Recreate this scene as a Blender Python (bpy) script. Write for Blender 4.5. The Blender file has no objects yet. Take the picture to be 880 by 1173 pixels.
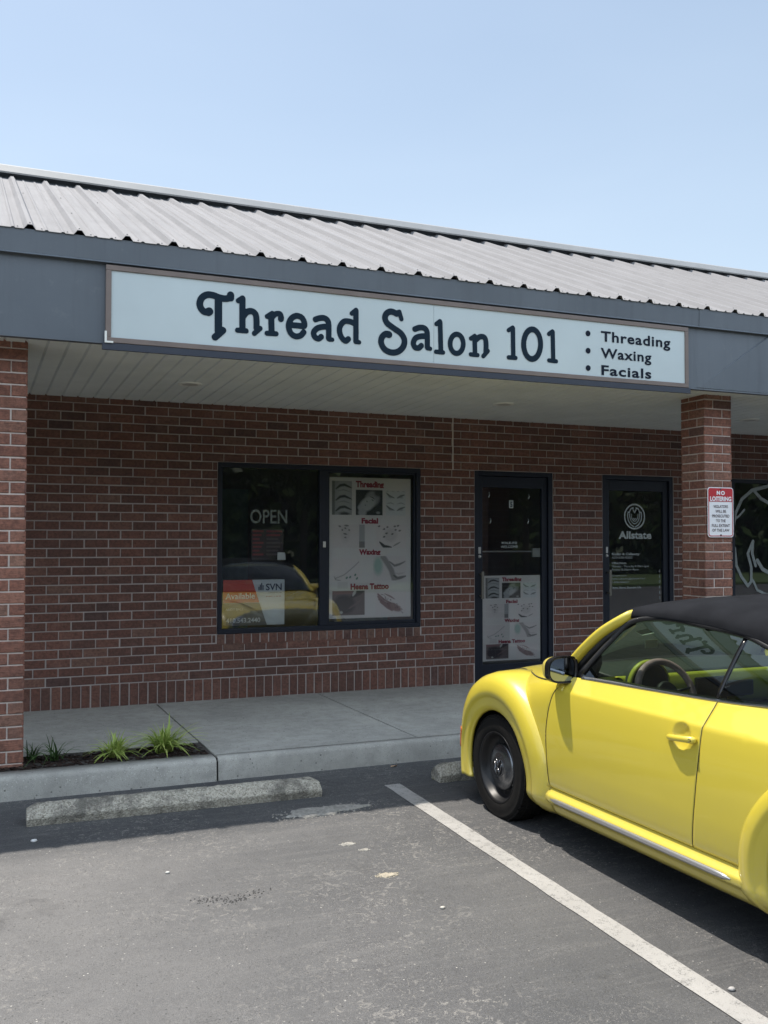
import bpy, bmesh, math, random
import numpy as np
from mathutils import Vector, Matrix
random.seed(7); rng = np.random.default_rng(7)
SC = bpy.context.scene
COL = SC.collection
R = math.radians

# ------------------------------------------------------------------ camera model
F_PX, YAW, PITCH, ROLL = 1112.7, R(23.069), R(1.678), R(.054)
CAM = np.array([0, 0, 1.67])
_f = np.array([math.sin(YAW)*math.cos(PITCH), math.cos(YAW)*math.cos(PITCH), math.sin(PITCH)])
_r = np.array([math.cos(YAW), -math.sin(YAW), 0.]); _u = np.cross(_r, _f)
cr = _r*math.cos(ROLL)+_u*math.sin(ROLL); cu = -_r*math.sin(ROLL)+_u*math.cos(ROLL)
def onY(x, y, Y):
    """X,Z in the vertical plane Y (used only to read sign lettering measurements off the survey picture)"""
    d = _f*F_PX+cr*(x-440)-cu*(y-586.5); t = (Y-CAM[1])/d[1]; p = CAM+d*t
    return p[0], p[2]

# ------------------------------------------------------------------ helpers
def link(o, parent=None):
    COL.objects.link(o)
    if parent is not None: o.parent = parent
    return o
def tag(o, label=None, cat=None, group=None, kind=None):
    if label: o['label'] = label
    if cat: o['category'] = cat
    if group: o['group'] = group
    if kind: o['kind'] = kind
    return o
def empty(name, loc=(0, 0, 0), rz=0):
    o = bpy.data.objects.new(name, None); o.location = loc; o.rotation_euler = (0, 0, rz); o.empty_display_size = .2
    return link(o)
class MB:
    def __init__(s): s.v = []; s.f = []; s.smooth = []; s.col = None
    def add(s, vs, fs, sm=False):
        n = len(s.v); s.v += [tuple(map(float, p)) for p in vs]
        s.f += [tuple(i+n for i in f) for f in fs]; s.smooth += [sm]*len(fs); return s
    def box(s, x0, x1, y0, y1, z0, z1):
        return s.add([(x0,y0,z0),(x1,y0,z0),(x1,y1,z0),(x0,y1,z0),(x0,y0,z1),(x1,y0,z1),(x1,y1,z1),(x0,y1,z1)],
              [(0,3,2,1),(4,5,6,7),(0,1,5,4),(1,2,6,5),(2,3,7,6),(3,0,4,7)])
    def quad(s, a, b, c, d): return s.add([a, b, c, d], [(0, 1, 2, 3)])
    def grid(s, P, sm=True, flip=False, closed=False):
        """P: array [n][m] of points"""
        n = len(P); m = len(P[0]); vs = [p for row in P for p in row]; fs = []
        for i in range(n-1 if not closed else n):
            for j in range(m-1):
                a = (i % n)*m+j; b = ((i+1) % n)*m+j
                q = (a, b, b+1, a+1); fs.append(q[::-1] if flip else q)
        return s.add(vs, fs, sm)
    def tube(s, pts, rad, seg=8, cap=True, sm=True, flat=1.0, upv=(0,0,1)):
        pts = [Vector(p) for p in pts]; n = len(pts); rs = rad if hasattr(rad, '__len__') else [rad]*n
        rows = []
        for i, p in enumerate(pts):
            t = (pts[min(i+1, n-1)]-pts[max(i-1, 0)]).normalized()
            a = t.cross(Vector(upv)); 
            if a.length < 1e-3: a = t.cross(Vector((1, 0, 0)))
            a.normalize(); b = a.cross(t)
            rows.append([p+(a*math.cos(k*2*math.pi/seg)+b*math.sin(k*2*math.pi/seg)*flat)*rs[i] for k in range(seg)])
        vs = [q for r_ in rows for q in r_]; fs = []
        for i in range(n-1):
            for k in range(seg):
                a = i*seg+k; b = i*seg+(k+1) % seg
                fs.append((a, b, b+seg, a+seg))
        if cap: fs += [tuple(range(seg))[::-1], tuple((n-1)*seg+k for k in range(seg))]
        return s.add(vs, fs, sm)
    def lathe(s, prof, axis='x', c=(0, 0, 0), seg=48, sm=True, a0=0, a1=2*math.pi):
        """prof: (r, t) t along axis"""
        full = abs(a1-a0-2*math.pi) < 1e-6; n = seg if full else seg+1
        rows = []
        for k in range(n):
            a = a0+(a1-a0)*k/seg
            row = []
            for r_, t in prof:
                if axis == 'x': row.append((c[0]+t, c[1]+r_*math.cos(a), c[2]+r_*math.sin(a)))
                elif axis == 'z': row.append((c[0]+r_*math.cos(a), c[1]+r_*math.sin(a), c[2]+t))
                else: row.append((c[0]+r_*math.cos(a), c[1]+t, c[2]+r_*math.sin(a)))
            rows.append(row)
        return s.grid(rows, sm, closed=full)
    def build(s, name, mat, parent=None, bevel=0, bseg=2, solid=0, autosm=None, attr=None):
        me = bpy.data.meshes.new(name); me.from_pydata(s.v, [], s.f)
        me.polygons.foreach_set('use_smooth', s.smooth); me.update()
        if mat is not None: me.materials.append(mat)
        if attr:
            for k, vals in attr.items():
                a = me.color_attributes.new(k, 'FLOAT_COLOR', 'POINT'); a.data.foreach_set('color', np.asarray(vals, dtype=np.float32).ravel())
        o = bpy.data.objects.new(name, me); link(o, parent)
        if bevel:
            m = o.modifiers.new('bevel', 'BEVEL'); m.width = bevel; m.segments = bseg; m.limit_method = 'ANGLE'; m.angle_limit = R(35)
        if solid:
            m = o.modifiers.new('solid', 'SOLIDIFY'); m.thickness = solid; m.offset = -1
        return o
def hermite(xs, ys):
    xs = np.array(xs, float); ys = np.array(ys, float); d = np.diff(ys)/np.diff(xs); m = np.zeros_like(ys)
    m[1:-1] = np.where(d[1:]*d[:-1] > 0, 2*d[1:]*d[:-1]/(d[1:]+d[:-1]+1e-12), 0); m[0] = d[0]; m[-1] = d[-1]
    def f(x):
        x = min(max(x, xs[0]), xs[-1]); i = min(max(int(np.searchsorted(xs, x))-1, 0), len(xs)-2)
        h = xs[i+1]-xs[i]; t = (x-xs[i])/h
        return float((2*t**3-3*t*t+1)*ys[i]+(t**3-2*t*t+t)*h*m[i]+(-2*t**3+3*t*t)*ys[i+1]+(t**3-t*t)*h*m[i+1])
    return f
def lerp(a, b, t): return a+(b-a)*t
def sstep(a, b, x):
    t = min(max((x-a)/(b-a), 0), 1); return t*t*(3-2*t)
def catmull(pts, n=8):
    P = [np.array(p, float) for p in pts]; P = [2*P[0]-P[1]]+P+[2*P[-1]-P[-2]]; out = []
    for i in range(1, len(P)-2):
        for k in range(n):
            t = k/n; a, b, c, d = P[i-1], P[i], P[i+1], P[i+2]
            out.append(.5*((2*b)+(-a+c)*t+(2*a-5*b+4*c-d)*t*t+(-a+3*b-3*c+d)*t**3))
    out.append(P[-2]); return out

# ------------------------------------------------------------------ materials
class N:
    def __init__(s, name):
        s.m = bpy.data.materials.new(name); s.m.use_nodes = True; s.t = s.m.node_tree; s.t.nodes.clear()
        s.out = s.t.nodes.new('ShaderNodeOutputMaterial'); s.tc = None
    def n(s, ty, **kw):
        nd = s.t.nodes.new('ShaderNode'+ty)
        for k, v in kw.items():
            if k.startswith('i_'):
                k2 = k[2:]; nd.inputs[int(k2) if k2.isdigit() else k2.replace('_', ' ')].default_value = v
            else: setattr(nd, k, v)
        return nd
    def l(s, a, b): s.t.links.new(a, b)
    def obj(s):
        if not s.tc: s.tc = s.n('TexCoord')
        return s.tc.outputs['Object']
    def noise(s, scale, detail=4, rough=.55, vec=None, dist=0):
        nd = s.n('TexNoise'); nd.inputs['Scale'].default_value = scale; nd.inputs['Detail'].default_value = detail
        nd.inputs['Roughness'].default_value = rough; nd.inputs['Distortion'].default_value = dist
        s.l(vec if vec is not None else s.obj(), nd.inputs['Vector']); return nd.outputs['Fac']
    def ramp(s, fac, stops, interp='LINEAR'):
        nd = s.n('ValToRGB'); cr_ = nd.color_ramp; cr_.interpolation = interp
        while len(cr_.elements) < len(stops): cr_.elements.new(.5)
        for e, (p, c) in zip(cr_.elements, stops):
            e.position = p; e.color = (c, c, c, 1) if not hasattr(c, '__len__') else (*c[:3], 1)
        s.l(fac, nd.inputs[0]); return nd.outputs[0]
    def mix(s, fac, a, b, mode='MIX'):
        nd = s.n('Mix', data_type='RGBA', blend_type=mode)
        for q_, v in ((0, fac), (6, a), (7, b)):
            inp = nd.inputs[q_]
            if hasattr(v, 'links'): s.l(v, inp)
            elif hasattr(v, '__len__'): inp.default_value = (*v[:3], 1)
            else: inp.default_value = v if q_ == 0 else (v, v, v, 1)
        return nd.outputs[2]
    def math(s, op, a, b=0, clamp=False):
        nd = s.n('Math', operation=op, use_clamp=clamp)
        for inp, v in ((nd.inputs[0], a), (nd.inputs[1], b)):
            if hasattr(v, 'links'): s.l(v, inp)
            else: inp.default_value = v
        return nd.outputs[0]
    def bump(s, h, strength=.5, dist=.01, prev=None):
        nd = s.n('Bump'); nd.inputs['Strength'].default_value = strength; nd.inputs['Distance'].default_value = dist
        s.l(h, nd.inputs['Height'])
        if prev is not None: s.l(prev, nd.inputs['Normal'])
        return nd.outputs[0]
    def bsdf(s, color, rough=.5, metal=0, spec=.5, normal=None, coat=0, **kw):
        b = s.n('BsdfPrincipled')
        for inp, v in (('Base Color', color), ('Roughness', rough), ('Metallic', metal), ('Specular IOR Level', spec), ('Coat Weight', coat)):
            if hasattr(v, 'links'): s.l(v, b.inputs[inp])
            elif inp == 'Base Color': b.inputs[inp].default_value = (*v[:3], 1)
            else: b.inputs[inp].default_value = v
        for k, v in kw.items(): b.inputs[k.replace('_', ' ')].default_value = v
        if normal is not None: s.l(normal, b.inputs['Normal'])
        s.l(b.outputs[0], s.out.inputs['Surface']); return b
def plain(name, c, rough=.5, metal=0, spec=.5, var=.0, vs=8, coat=0, bump=0, bs=60):
    m = N(name); col = c
    if var:
        col = m.mix(m.ramp(m.noise(vs, 5), [(.3, 0), (.7, 1)]), tuple(x*(1-var) for x in c), tuple(min(1, x*(1+var)) for x in c))
    nm = m.bump(m.noise(bs, 4), bump, .004) if bump else None
    m.bsdf(col, rough, metal, spec, nm, coat); return m.m
M = {}
# brick: every brick carries its own tone in the colour attribute 'tone'
def brick_mat():
    m = N('brick'); at = m.n('Attribute', attribute_name='tone'); sp = m.n('SeparateColor'); m.l(at.outputs['Color'], sp.inputs[0])
    base = m.ramp(sp.outputs[0], [(0, (.085, .058, .054)), (.10, (.112, .066, .058)), (.25, (.145, .076, .060)), (.6, (.185, .086, .064)), (.9, (.225, .110, .082)), (1, (.215, .125, .095))])
    base = m.mix(sp.outputs[2], base, m.mix(1.0, base, (1.42, 1.36, 1.30), 'MULTIPLY'))  # pillar bricks lightened in colour for the extra sky light they catch
    n1 = m.noise(38, 6, .65); n2 = m.noise(9, 3)
    b = m.mix(m.ramp(n1, [(.36, 0), (.60, 1)]), m.mix(.52, base, (.045, .028, .026)), base)
    b = m.mix(m.ramp(n2, [(.55, 0), (.8, .30)]), b, (.33, .20, .16))
    b = m.mix(m.ramp(m.noise(1.1, 5, .6), [(.38, .38), (.62, 0)]), b, (.07, .045, .040)); b = m.mix(m.ramp(m.noise(90, 4, .7), [(.60, 0), (.75, .45)]), b, (.03, .018, .016))
    st = m.n('Mapping'); st.inputs['Scale'].default_value = (6, 6, 110); m.l(m.obj(), st.inputs[0])
    n3 = m.noise(1, 5, .7, st.outputs[0], 1.5)
    b = m.mix(m.ramp(n3, [(.30, .55), (.45, 0)]), b, (.035, .022, .02))
    nm = m.bump(n3, .9, .008, m.bump(n1, .8, .006))
    m.bsdf(b, .88, 0, .25, nm); return m.m
M['brick'] = brick_mat()
def mortar_mat(name, c):
    m = N(name); n1 = m.noise(7, 5); n2 = m.noise(180, 3)
    b = m.mix(m.ramp(n1, [(.3, 0), (.75, 1)]), tuple(x*.72 for x in c), c); b = m.mix(m.ramp(n2, [(.4, 0), (.6, .3)]), b, tuple(x*.6 for x in c))
    m.bsdf(b, .95, 0, .2, m.bump(n2, .6, .003)); return m.m
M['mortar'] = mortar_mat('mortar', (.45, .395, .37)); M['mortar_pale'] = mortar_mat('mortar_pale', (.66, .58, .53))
def asphalt_mat():
    m = N('asphalt'); o = m.obj()
    fine = m.noise(260, 3, .6); mid = m.noise(38, 5, .65); big = m.noise(.55, 4, .5); big2 = m.noise(2.3, 5, .6, dist=.8)
    c = m.mix(m.ramp(big, [(.35, 0), (.66, 1)]), (.068, .070, .074), (.128, .126, .126))
    c = m.mix(m.ramp(big2, [(.42, 0), (.72, .55)]), c, (.155, .152, .150))
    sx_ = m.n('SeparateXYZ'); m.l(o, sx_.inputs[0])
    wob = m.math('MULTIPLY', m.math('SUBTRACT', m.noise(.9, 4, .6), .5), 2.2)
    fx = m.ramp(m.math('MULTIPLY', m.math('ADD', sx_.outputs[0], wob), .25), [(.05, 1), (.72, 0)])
    fy = m.ramp(m.math('SUBTRACT', m.math('ADD', sx_.outputs[1], m.math('MULTIPLY', wob, .10)), 5.0), [(.45, 1), (.75, 0)])  # shade painted in: darkens the asphalt where the eave shadow lies by the kerb
    worn_lit = m.math('MULTIPLY', fx, fy)
    c = m.mix(worn_lit, m.mix(.62, c, (.035, .037, .041)), m.mix(.36, c, (.205, .198, .192)))  # coat worn left, sealed right; dark tone also deepens the shade under the car
    # sealer wiped in long sweeps
    mp = m.n('Mapping'); mp.inputs['Rotation'].default_value = (0, 0, R(-32)); mp.inputs['Scale'].default_value = (1.2, 14, 1); m.l(o, mp.inputs[0])
    sw = m.noise(1.2, 5, .6, mp.outputs[0], .6); c = m.mix(m.ramp(sw, [(.50, 0), (.75, .35)]), c, (.17, .165, .16))
    c = m.mix(m.ramp(fine, [(.36, .55), (.5, 0)]), c, (.018, .018, .020))
    c = m.mix(m.ramp(fine, [(.60, 0), (.72, .45)]), c, (.17, .165, .16))
    # light grit showing through the worn coat
    vo = m.n('TexVoronoi', feature='F1'); vo.inputs['Scale'].default_value = 130; m.l(o, vo.inputs['Vector'])
    sp = m.ramp(vo.outputs['Distance'], [(.10, 1), (.22, 0)]); msk = m.ramp(m.noise(3.2, 4, .7), [(.42, .12), (.62, 1)])
    c = m.mix(m.math('MULTIPLY', m.math('MULTIPLY', sp, msk), .75), c, (.34, .32, .29))
    # scuffs of pale residue
    wn = m.noise(17, 7, .75, dist=1.8); zone = m.ramp(m.noise(.95, 3, .6), [(.44, 0), (.60, 1)])
    sc = m.math('MULTIPLY', m.ramp(wn, [(.565, 0), (.60, .7), (.635, 0)]), zone); c = m.mix(sc, c, (.33, .31, .28))
    oil = m.math('MULTIPLY', m.ramp(m.noise(1.7, 5, .65, dist=.5), [(.60, 0), (.72, .6)]), 1.0); c = m.mix(oil, c, (.030, .030, .032))
    c = m.mix(m.ramp(mid, [(.30, .30), (.5, 0)]), c, (.035, .035, .037)); c = m.mix(m.ramp(m.noise(90, 4, .7), [(.56, 0), (.70, .35)]), c, (.22, .215, .21))
    v3 = m.n('TexVoronoi', feature='F1'); v3.inputs['Scale'].default_value = 62; m.l(o, v3.inputs['Vector']); s3 = m.n('SeparateColor'); m.l(v3.outputs['Color'], s3.inputs[0])
    fl = m.math('MULTIPLY', m.math('MULTIPLY', m.ramp(v3.outputs['Distance'], [(.14, 1), (.26, 0)]), m.ramp(s3.outputs[0], [(.93, 0), (.95, .8)])), m.ramp(m.noise(2.1, 4, .7), [(.42, .15), (.6, 1)]))
    c = m.mix(fl, c, (.48, .46, .42)); fd = m.math('MULTIPLY', m.ramp(v3.outputs['Distance'], [(.16, 1), (.30, 0)]), m.ramp(s3.outputs[1], [(.84, 0), (.88, .8)])); c = m.mix(fd, c, (.03, .03, .03))
    # hairline cracks
    vc = m.n('TexVoronoi', feature='DISTANCE_TO_EDGE'); vc.inputs['Scale'].default_value = .55
    ad = m.n('VectorMath', operation='ADD'); sc2 = m.n('VectorMath', operation='SCALE'); sc2.inputs['Scale'].default_value = .5
    ns = m.n('TexNoise'); ns.inputs['Scale'].default_value = 2.6; ns.inputs['Detail'].default_value = 6; m.l(o, ns.inputs['Vector'])
    m.l(ns.outputs['Color'], sc2.inputs[0]); m.l(o, ad.inputs[0]); m.l(sc2.outputs[0], ad.inputs[1]); m.l(ad.outputs[0], vc.inputs['Vector'])
    ck = m.math('MULTIPLY', m.ramp(vc.outputs['Distance'], [(.002, 1), (.006, 0)]), m.ramp(m.noise(.8, 2), [(.60, 0), (.66, .6)]))
    c = m.mix(ck, c, (.016, .016, .016))
    h = m.math('ADD', m.math('MULTIPLY', fine, .6), m.math('MULTIPLY', mid, .5)); h = m.math('SUBTRACT', h, m.math('MULTIPLY', ck, .8)); h = m.math('ADD', h, m.math('MULTIPLY', m.noise(95, 4, .75), .8))
    nm = m.bump(h, .75, .006, m.bump(big2, .25, .03))
    m.bsdf(c, m.ramp(mid, [(.3, .62), (.7, .85)]), 0, .45, nm); return m.m
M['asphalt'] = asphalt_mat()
def concrete_mat(name, c, dark=.6, rough_agg=0., stain=.35):
    m = N(name); n1 = m.noise(1.3, 5, .6); n2 = m.noise(11, 6, .65, dist=.4); n3 = m.noise(220, 3)
    b = m.mix(m.ramp(n1, [(.32, 0), (.68, 1)]), tuple(x*dark for x in c), c)
    b = m.mix(m.ramp(n2, [(.42, 0), (.72, stain)]), b, tuple(x*.5 for x in c))
    b = m.mix(m.ramp(n3, [(.38, .4), (.5, 0)]), b, tuple(x*.45 for x in c))
    h = n3
    if rough_agg:
        vo = m.n('TexVoronoi', feature='F1'); vo.inputs['Scale'].default_value = 125; m.l(m.obj(), vo.inputs['Vector'])
        sp = m.n('SeparateColor'); m.l(vo.outputs['Color'], sp.inputs[0])
        b = m.mix(rough_agg, b, m.ramp(sp.outputs[0], [(0, (.05, .047, .04)), (.30, (.30, .28, .24)), (1, (.70, .66, .57))]))
        h = m.math('SUBTRACT', n3, vo.outputs['Distance'])
        b = m.mix(m.ramp(m.noise(5.5, 7, .75), [(.46, 0), (.62, .75)]), b, (.10, .095, .085))
    else:
        # pits and dark grains
        v2 = m.n('TexVoronoi', feature='F1'); v2.inputs['Scale'].default_value = 70; m.l(m.obj(), v2.inputs['Vector']); s2 = m.n('SeparateColor'); m.l(v2.outputs['Color'], s2.inputs[0])
        b = m.mix(m.math('MULTIPLY', m.ramp(v2.outputs['Distance'], [(.12, 1), (.32, 0)]), m.ramp(s2.outputs[0], [(.72, 0), (.85, .55)])), b, tuple(x*.3 for x in c))
        b = m.mix(m.math('MULTIPLY', m.ramp(v2.outputs['Distance'], [(.12, 1), (.32, 0)]), m.ramp(s2.outputs[1], [(.80, 0), (.90, .5)])), b, tuple(x*1.6 for x in c))
        vo = m.n('TexVoronoi', feature='F1'); vo.inputs['Scale'].default_value = 26; m.l(m.obj(), vo.inputs['Vector'])
        pit = m.math('MULTIPLY', m.ramp(vo.outputs['Distance'], [(.10, 1), (.20, 0)]), m.ramp(m.noise(9, 3), [(.48, 0), (.56, 1)]))
        b = m.mix(m.math('MULTIPLY', pit, .75), b, tuple(x*.2 for x in c)); h = m.math('SUBTRACT', n3, pit)
    m.bsdf(b, .9, 0, .3, m.bump(h, .6 if not rough_agg else .9, .004 if not rough_agg else .008, m.bump(n2, .3, .01))); return m.m
M['sidewalk'] = concrete_mat('sidewalk_concrete', (.44, .43, .395), .70, stain=.55)
M['kerb'] = concrete_mat('kerb_concrete', (.44, .43, .395), .68, stain=.6)
M['stop'] = concrete_mat('wheel_stop_concrete', (.56, .515, .42), .62, .5)
M['sand'] = plain('spilled_concrete', (.25, .238, .215), .95, var=.35, vs=55, bump=.6, bs=160)
def paintline_mat():
    m = N('road_paint'); n1 = m.noise(24, 7, .75); n2 = m.noise(150, 4, .7); n3 = m.noise(2.2, 4)
    wear = m.ramp(m.math('ADD', m.math('MULTIPLY', n1, .6), m.math('MULTIPLY', n2, .45)), [(.54, 0), (.64, .8)])
    c = m.mix(m.ramp(n3, [(.3, 0), (.7, 1)]), (.27, .262, .25), (.35, .34, .325)); c = m.mix(wear, c, (.12, .118, .115))
    m.bsdf(c, .8, 0, .3, m.bump(n2, .7, .004)); return m.m
M['line'] = paintline_mat()
def glass_mat(name, tint, rf=1.0, rough=0.0, haze=.012):
    m = N(name); fr = m.n('Fresnel'); fr.inputs['IOR'].default_value = 1.52
    tr = m.n('BsdfTransparent'); tr.inputs[0].default_value = (*tint, 1)
    gl = m.n('BsdfGlossy'); gl.inputs['Roughness'].default_value = rough; gl.inputs[0].default_value = (.95, .97, 1, 1)
    mx = m.n('MixShader'); m.l(m.math('MULTIPLY', fr.outputs[0], 2.0*rf, True), mx.inputs[0]); m.l(tr.outputs[0], mx.inputs[1]); m.l(gl.outputs[0], mx.inputs[2])
    df = m.n('BsdfDiffuse'); df.inputs[0].default_value = (.50, .56, .66, 1); m2 = m.n('MixShader'); m.l(m.ramp(m.noise(3, 5, .6), [(.3, haze*.6), (.7, haze*1.3)]), m2.inputs[0]); m.l(mx.outputs[0], m2.inputs[1]); m.l(df.outputs[0], m2.inputs[2])  # bluish diffuse haze painted over the pane to lift its dark tone
    m.l(m2.outputs[0], m.out.inputs['Surface']); return m.m
M['shopglass'] = glass_mat('shop_glass', (.80, .82, .83), .90, haze=.018)
M['carglass'] = glass_mat('car_glass', (.50, .60, .52), .85, haze=.0)
M['soffit'] = None
def soffit_mat():
    m = N('soffit_vinyl'); n = m.noise(2.5, 4); c = m.mix(m.ramp(n, [(.3, 0), (.7, 1)]), (.60, .63, .615), (.70, .73, .71))
    m.bsdf(c, .55, 0, .4, m.bump(m.noise(40, 2), .08, .004)); return m.m
M['soffit'] = soffit_mat()
def roof_mat():
    m = N('roof_metal'); mp = m.n('Mapping'); mp.inputs['Scale'].default_value = (14, .5, .5); m.l(m.obj(), mp.inputs[0])
    n = m.noise(1.5, 6, .65, mp.outputs[0]); n2 = m.noise(3, 5)
    c = m.mix(m.ramp(n, [(.35, 0), (.7, 1)]), (.200, .197, .202), (.262, .258, .264)); c = m.mix(m.ramp(n2, [(.5, 0), (.8, .4)]), c, (.165, .163, .168))
    m.bsdf(c, m.ramp(n, [(.3, .70), (.7, .82)]), 0, .2, m.bump(n2, .08, .02)); return m.m
M['roof'] = roof_mat()
def fascia_mat():
    m = N('fascia_metal'); mp = m.n('Mapping'); mp.inputs['Scale'].default_value = (9, 1, .6); m.l(m.obj(), mp.inputs[0]); st = m.noise(1.5, 6, .7, mp.outputs[0]); n = m.noise(1.6, 4)
    c = m.mix(m.ramp(n, [(.3, 0), (.7, 1)]), (.094, .110, .129), (.116, .134, .155)); c = m.mix(m.ramp(st, [(.52, 0), (.72, .30)]), c, (.070, .078, .088)); c = m.mix(m.ramp(m.noise(14, 5, .7), [(.60, 0), (.70, .16)]), c, (.20, .21, .22))
    m.bsdf(c, m.ramp(st, [(.3, .38), (.7, .55)]), .1, .5, m.bump(m.noise(1.3, 2), .18, .03)); return m.m
M['fascia'] = fascia_mat()
M['cap'] = plain('roof_cap_metal', (.30, .30, .295), .45, .2, .5, .08, 3)
M['signframe'] = plain('sign_frame', (.17, .135, .12), .5, .1, .5, .12, 6)
M['signface'] = plain('sign_face', (.475, .545, .56), .35, 0, .5, .05, 1.4)
M['ink'] = plain('sign_letter_vinyl', (.008, .020, .034), .6, spec=.12)
M['ink2'] = plain('sign_small_letter_vinyl', (.008, .013, .026), .6, spec=.12)
M['alu'] = plain('dark_aluminium', (.006, .009, .018), .5, 0, .3, .12, 5)
M['white'] = plain('white_print', (.75, .76, .75), .5)
M['decal'] = plain('frosted_decal', (.30, .33, .325), .5)
M['steel'] = plain('brushed_steel', (.45, .45, .44), .35, .7)
M['interior'] = plain('interior_wall_paint', (.32, .22, .18), .8, var=.2, vs=1.5)
M['intfloor'] = plain('interior_floor', (.12, .10, .08), .6, var=.2)
M['intgreen'] = plain('interior_panel_green', (.22, .36, .31), .7, var=.2)
M['black'] = plain('black_plastic', (.012, .012, .013), .55)
M['trimblack'] = plain('gloss_black_trim', (.010, .010, .011), .22)
M['light'] = plain('light_trim', (.72, .72, .68), .5)
M['lens'] = plain('light_lens', (.45, .45, .42), .3)
M['red'] = plain('sign_red', (.42, .012, .022), .45)
M['signwhite'] = plain('sign_white', (.74, .74, .76), .4)
M['mulch'] = None
def mulch_mat():
    m = N('mulch'); n = m.noise(70, 6, .8); n2 = m.noise(9, 4)
    c = m.ramp(n, [(.35, (.012, .008, .007)), (.55, (.040, .024, .019)), (.72, (.10, .068, .052))]); m.bsdf(c, .95, 0, .2, m.bump(n, 1, .02, m.bump(n2, .5, .03))); return m.m
M['mulch'] = mulch_mat()
def leaf_mat(name, a, b):
    m = N(name); at = m.n('Attribute', attribute_name='tone'); sp = m.n('SeparateColor'); m.l(at.outputs['Color'], sp.inputs[0])
    c = m.mix(sp.outputs[0], a, b); bs = m.bsdf(c, .5, 0, .4)
    tl = m.n('BsdfTranslucent'); m.l(c, tl.inputs[0]); mx = m.n('MixShader'); mx.inputs[0].default_value = .3
    m.l(bs.outputs[0], mx.inputs[1]); m.l(tl.outputs[0], mx.inputs[2]); m.l(mx.outputs[0], m.out.inputs['Surface']); return m.m
M['lirio'] = leaf_mat('striped_leaf', (.16, .28, .04), (.72, .74, .26)); M['grassd'] = leaf_mat('dark_leaf', (.030, .070, .022), (.10, .17, .05))
M['treeleaf'] = leaf_mat('tree_leaf', (.025, .055, .018), (.075, .12, .035)); M['bark'] = plain('bark', (.09, .07, .055), .9, var=.3, vs=12, bump=.6)
M['lawn'] = plain('lawn_grass', (.07, .11, .035), .9, var=.35, vs=3, bump=.7, bs=70)
def paint_mat():
    m = N('yellow_car_paint'); n = m.noise(3, 4); n2 = m.noise(55, 4, .7); z = m.n('SeparateXYZ'); m.l(m.obj(), z.inputs[0])
    c = m.mix(m.ramp(n, [(.3, 0), (.7, .5)]), (.60, .485, .050), (.56, .45, .046))
    # road dust low on the flanks
    dust = m.math('MULTIPLY', m.ramp(z.outputs[2], [(.16, 1), (.50, 0)]), m.ramp(n2, [(.40, .15), (.75, .55)]), True)
    c = m.mix(dust, c, (.48, .42, .22))
    m.bsdf(c, m.ramp(n, [(.3, .30), (.7, .42)]), 0, .5, m.bump(m.noise(900, 2), .02, .001, m.bump(m.noise(1.7, 2), .06, .02)), coat=.8, Coat_Roughness=.03); return m.m
M['paint'] = paint_mat()
M['chrome'] = plain('chrome', (.72, .73, .74), .12, 1)
def cloth_mat():
    m = N('soft_top_cloth'); n = m.noise(5, 4); w = m.noise(420, 3)
    c = m.mix(m.ramp(n, [(.3, 0), (.7, 1)]), (.009, .0095, .0115), (.016, .017, .020)); c = m.mix(m.ramp(w, [(.5, 0), (.7, .3)]), c, (.028, .028, .032))
    m.bsdf(c, 1, 0, .08, m.bump(w, .6, .003, m.bump(m.noise(2.4, 3), .25, .03))); return m.m
M['cloth'] = cloth_mat()
M['tyre'] = plain('tyre_rubber', (.009, .0085, .0082), .85, 0, .18, var=.25, vs=30, bump=.25, bs=90)
M['rim'] = plain('black_wheel_paint', (.008, .008, .009), .42, 0, .35)
M['hub'] = plain('hub_cap_metal', (.17, .175, .185), .22, .9, var=.1)
M['hubdark'] = plain('hub_emblem_dark', (.02, .02, .022), .3)
M['amber'] = plain('amber_marker', (.55, .13, .02), .25, var=.1)
M['mirror'] = plain('mirror_glass', (.22, .25, .29), .02, 1)
M['dash'] = plain('dash_top', (.055, .060, .055), .6, bump=.2, bs=200)
M['dashy'] = plain('dash_yellow', (.62, .60, .07), .4)
M['mauve'] = plain('mauve_wheel_cover', (.60, .36, .42), .5, var=.3, vs=25)
M['seat'] = plain('seat_cloth', (.10, .105, .08), .8, var=.2, vs=20)
M['seaty'] = plain('seat_yellow', (.55, .56, .12), .6)
M['under'] = plain('underbody', (.010, .010, .010), .9)
M['lamp'] = plain('headlamp', (.55, .57, .58), .08, .5)
M['lampred'] = plain('tail_lamp', (.35, .01, .01), .2)

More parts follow.
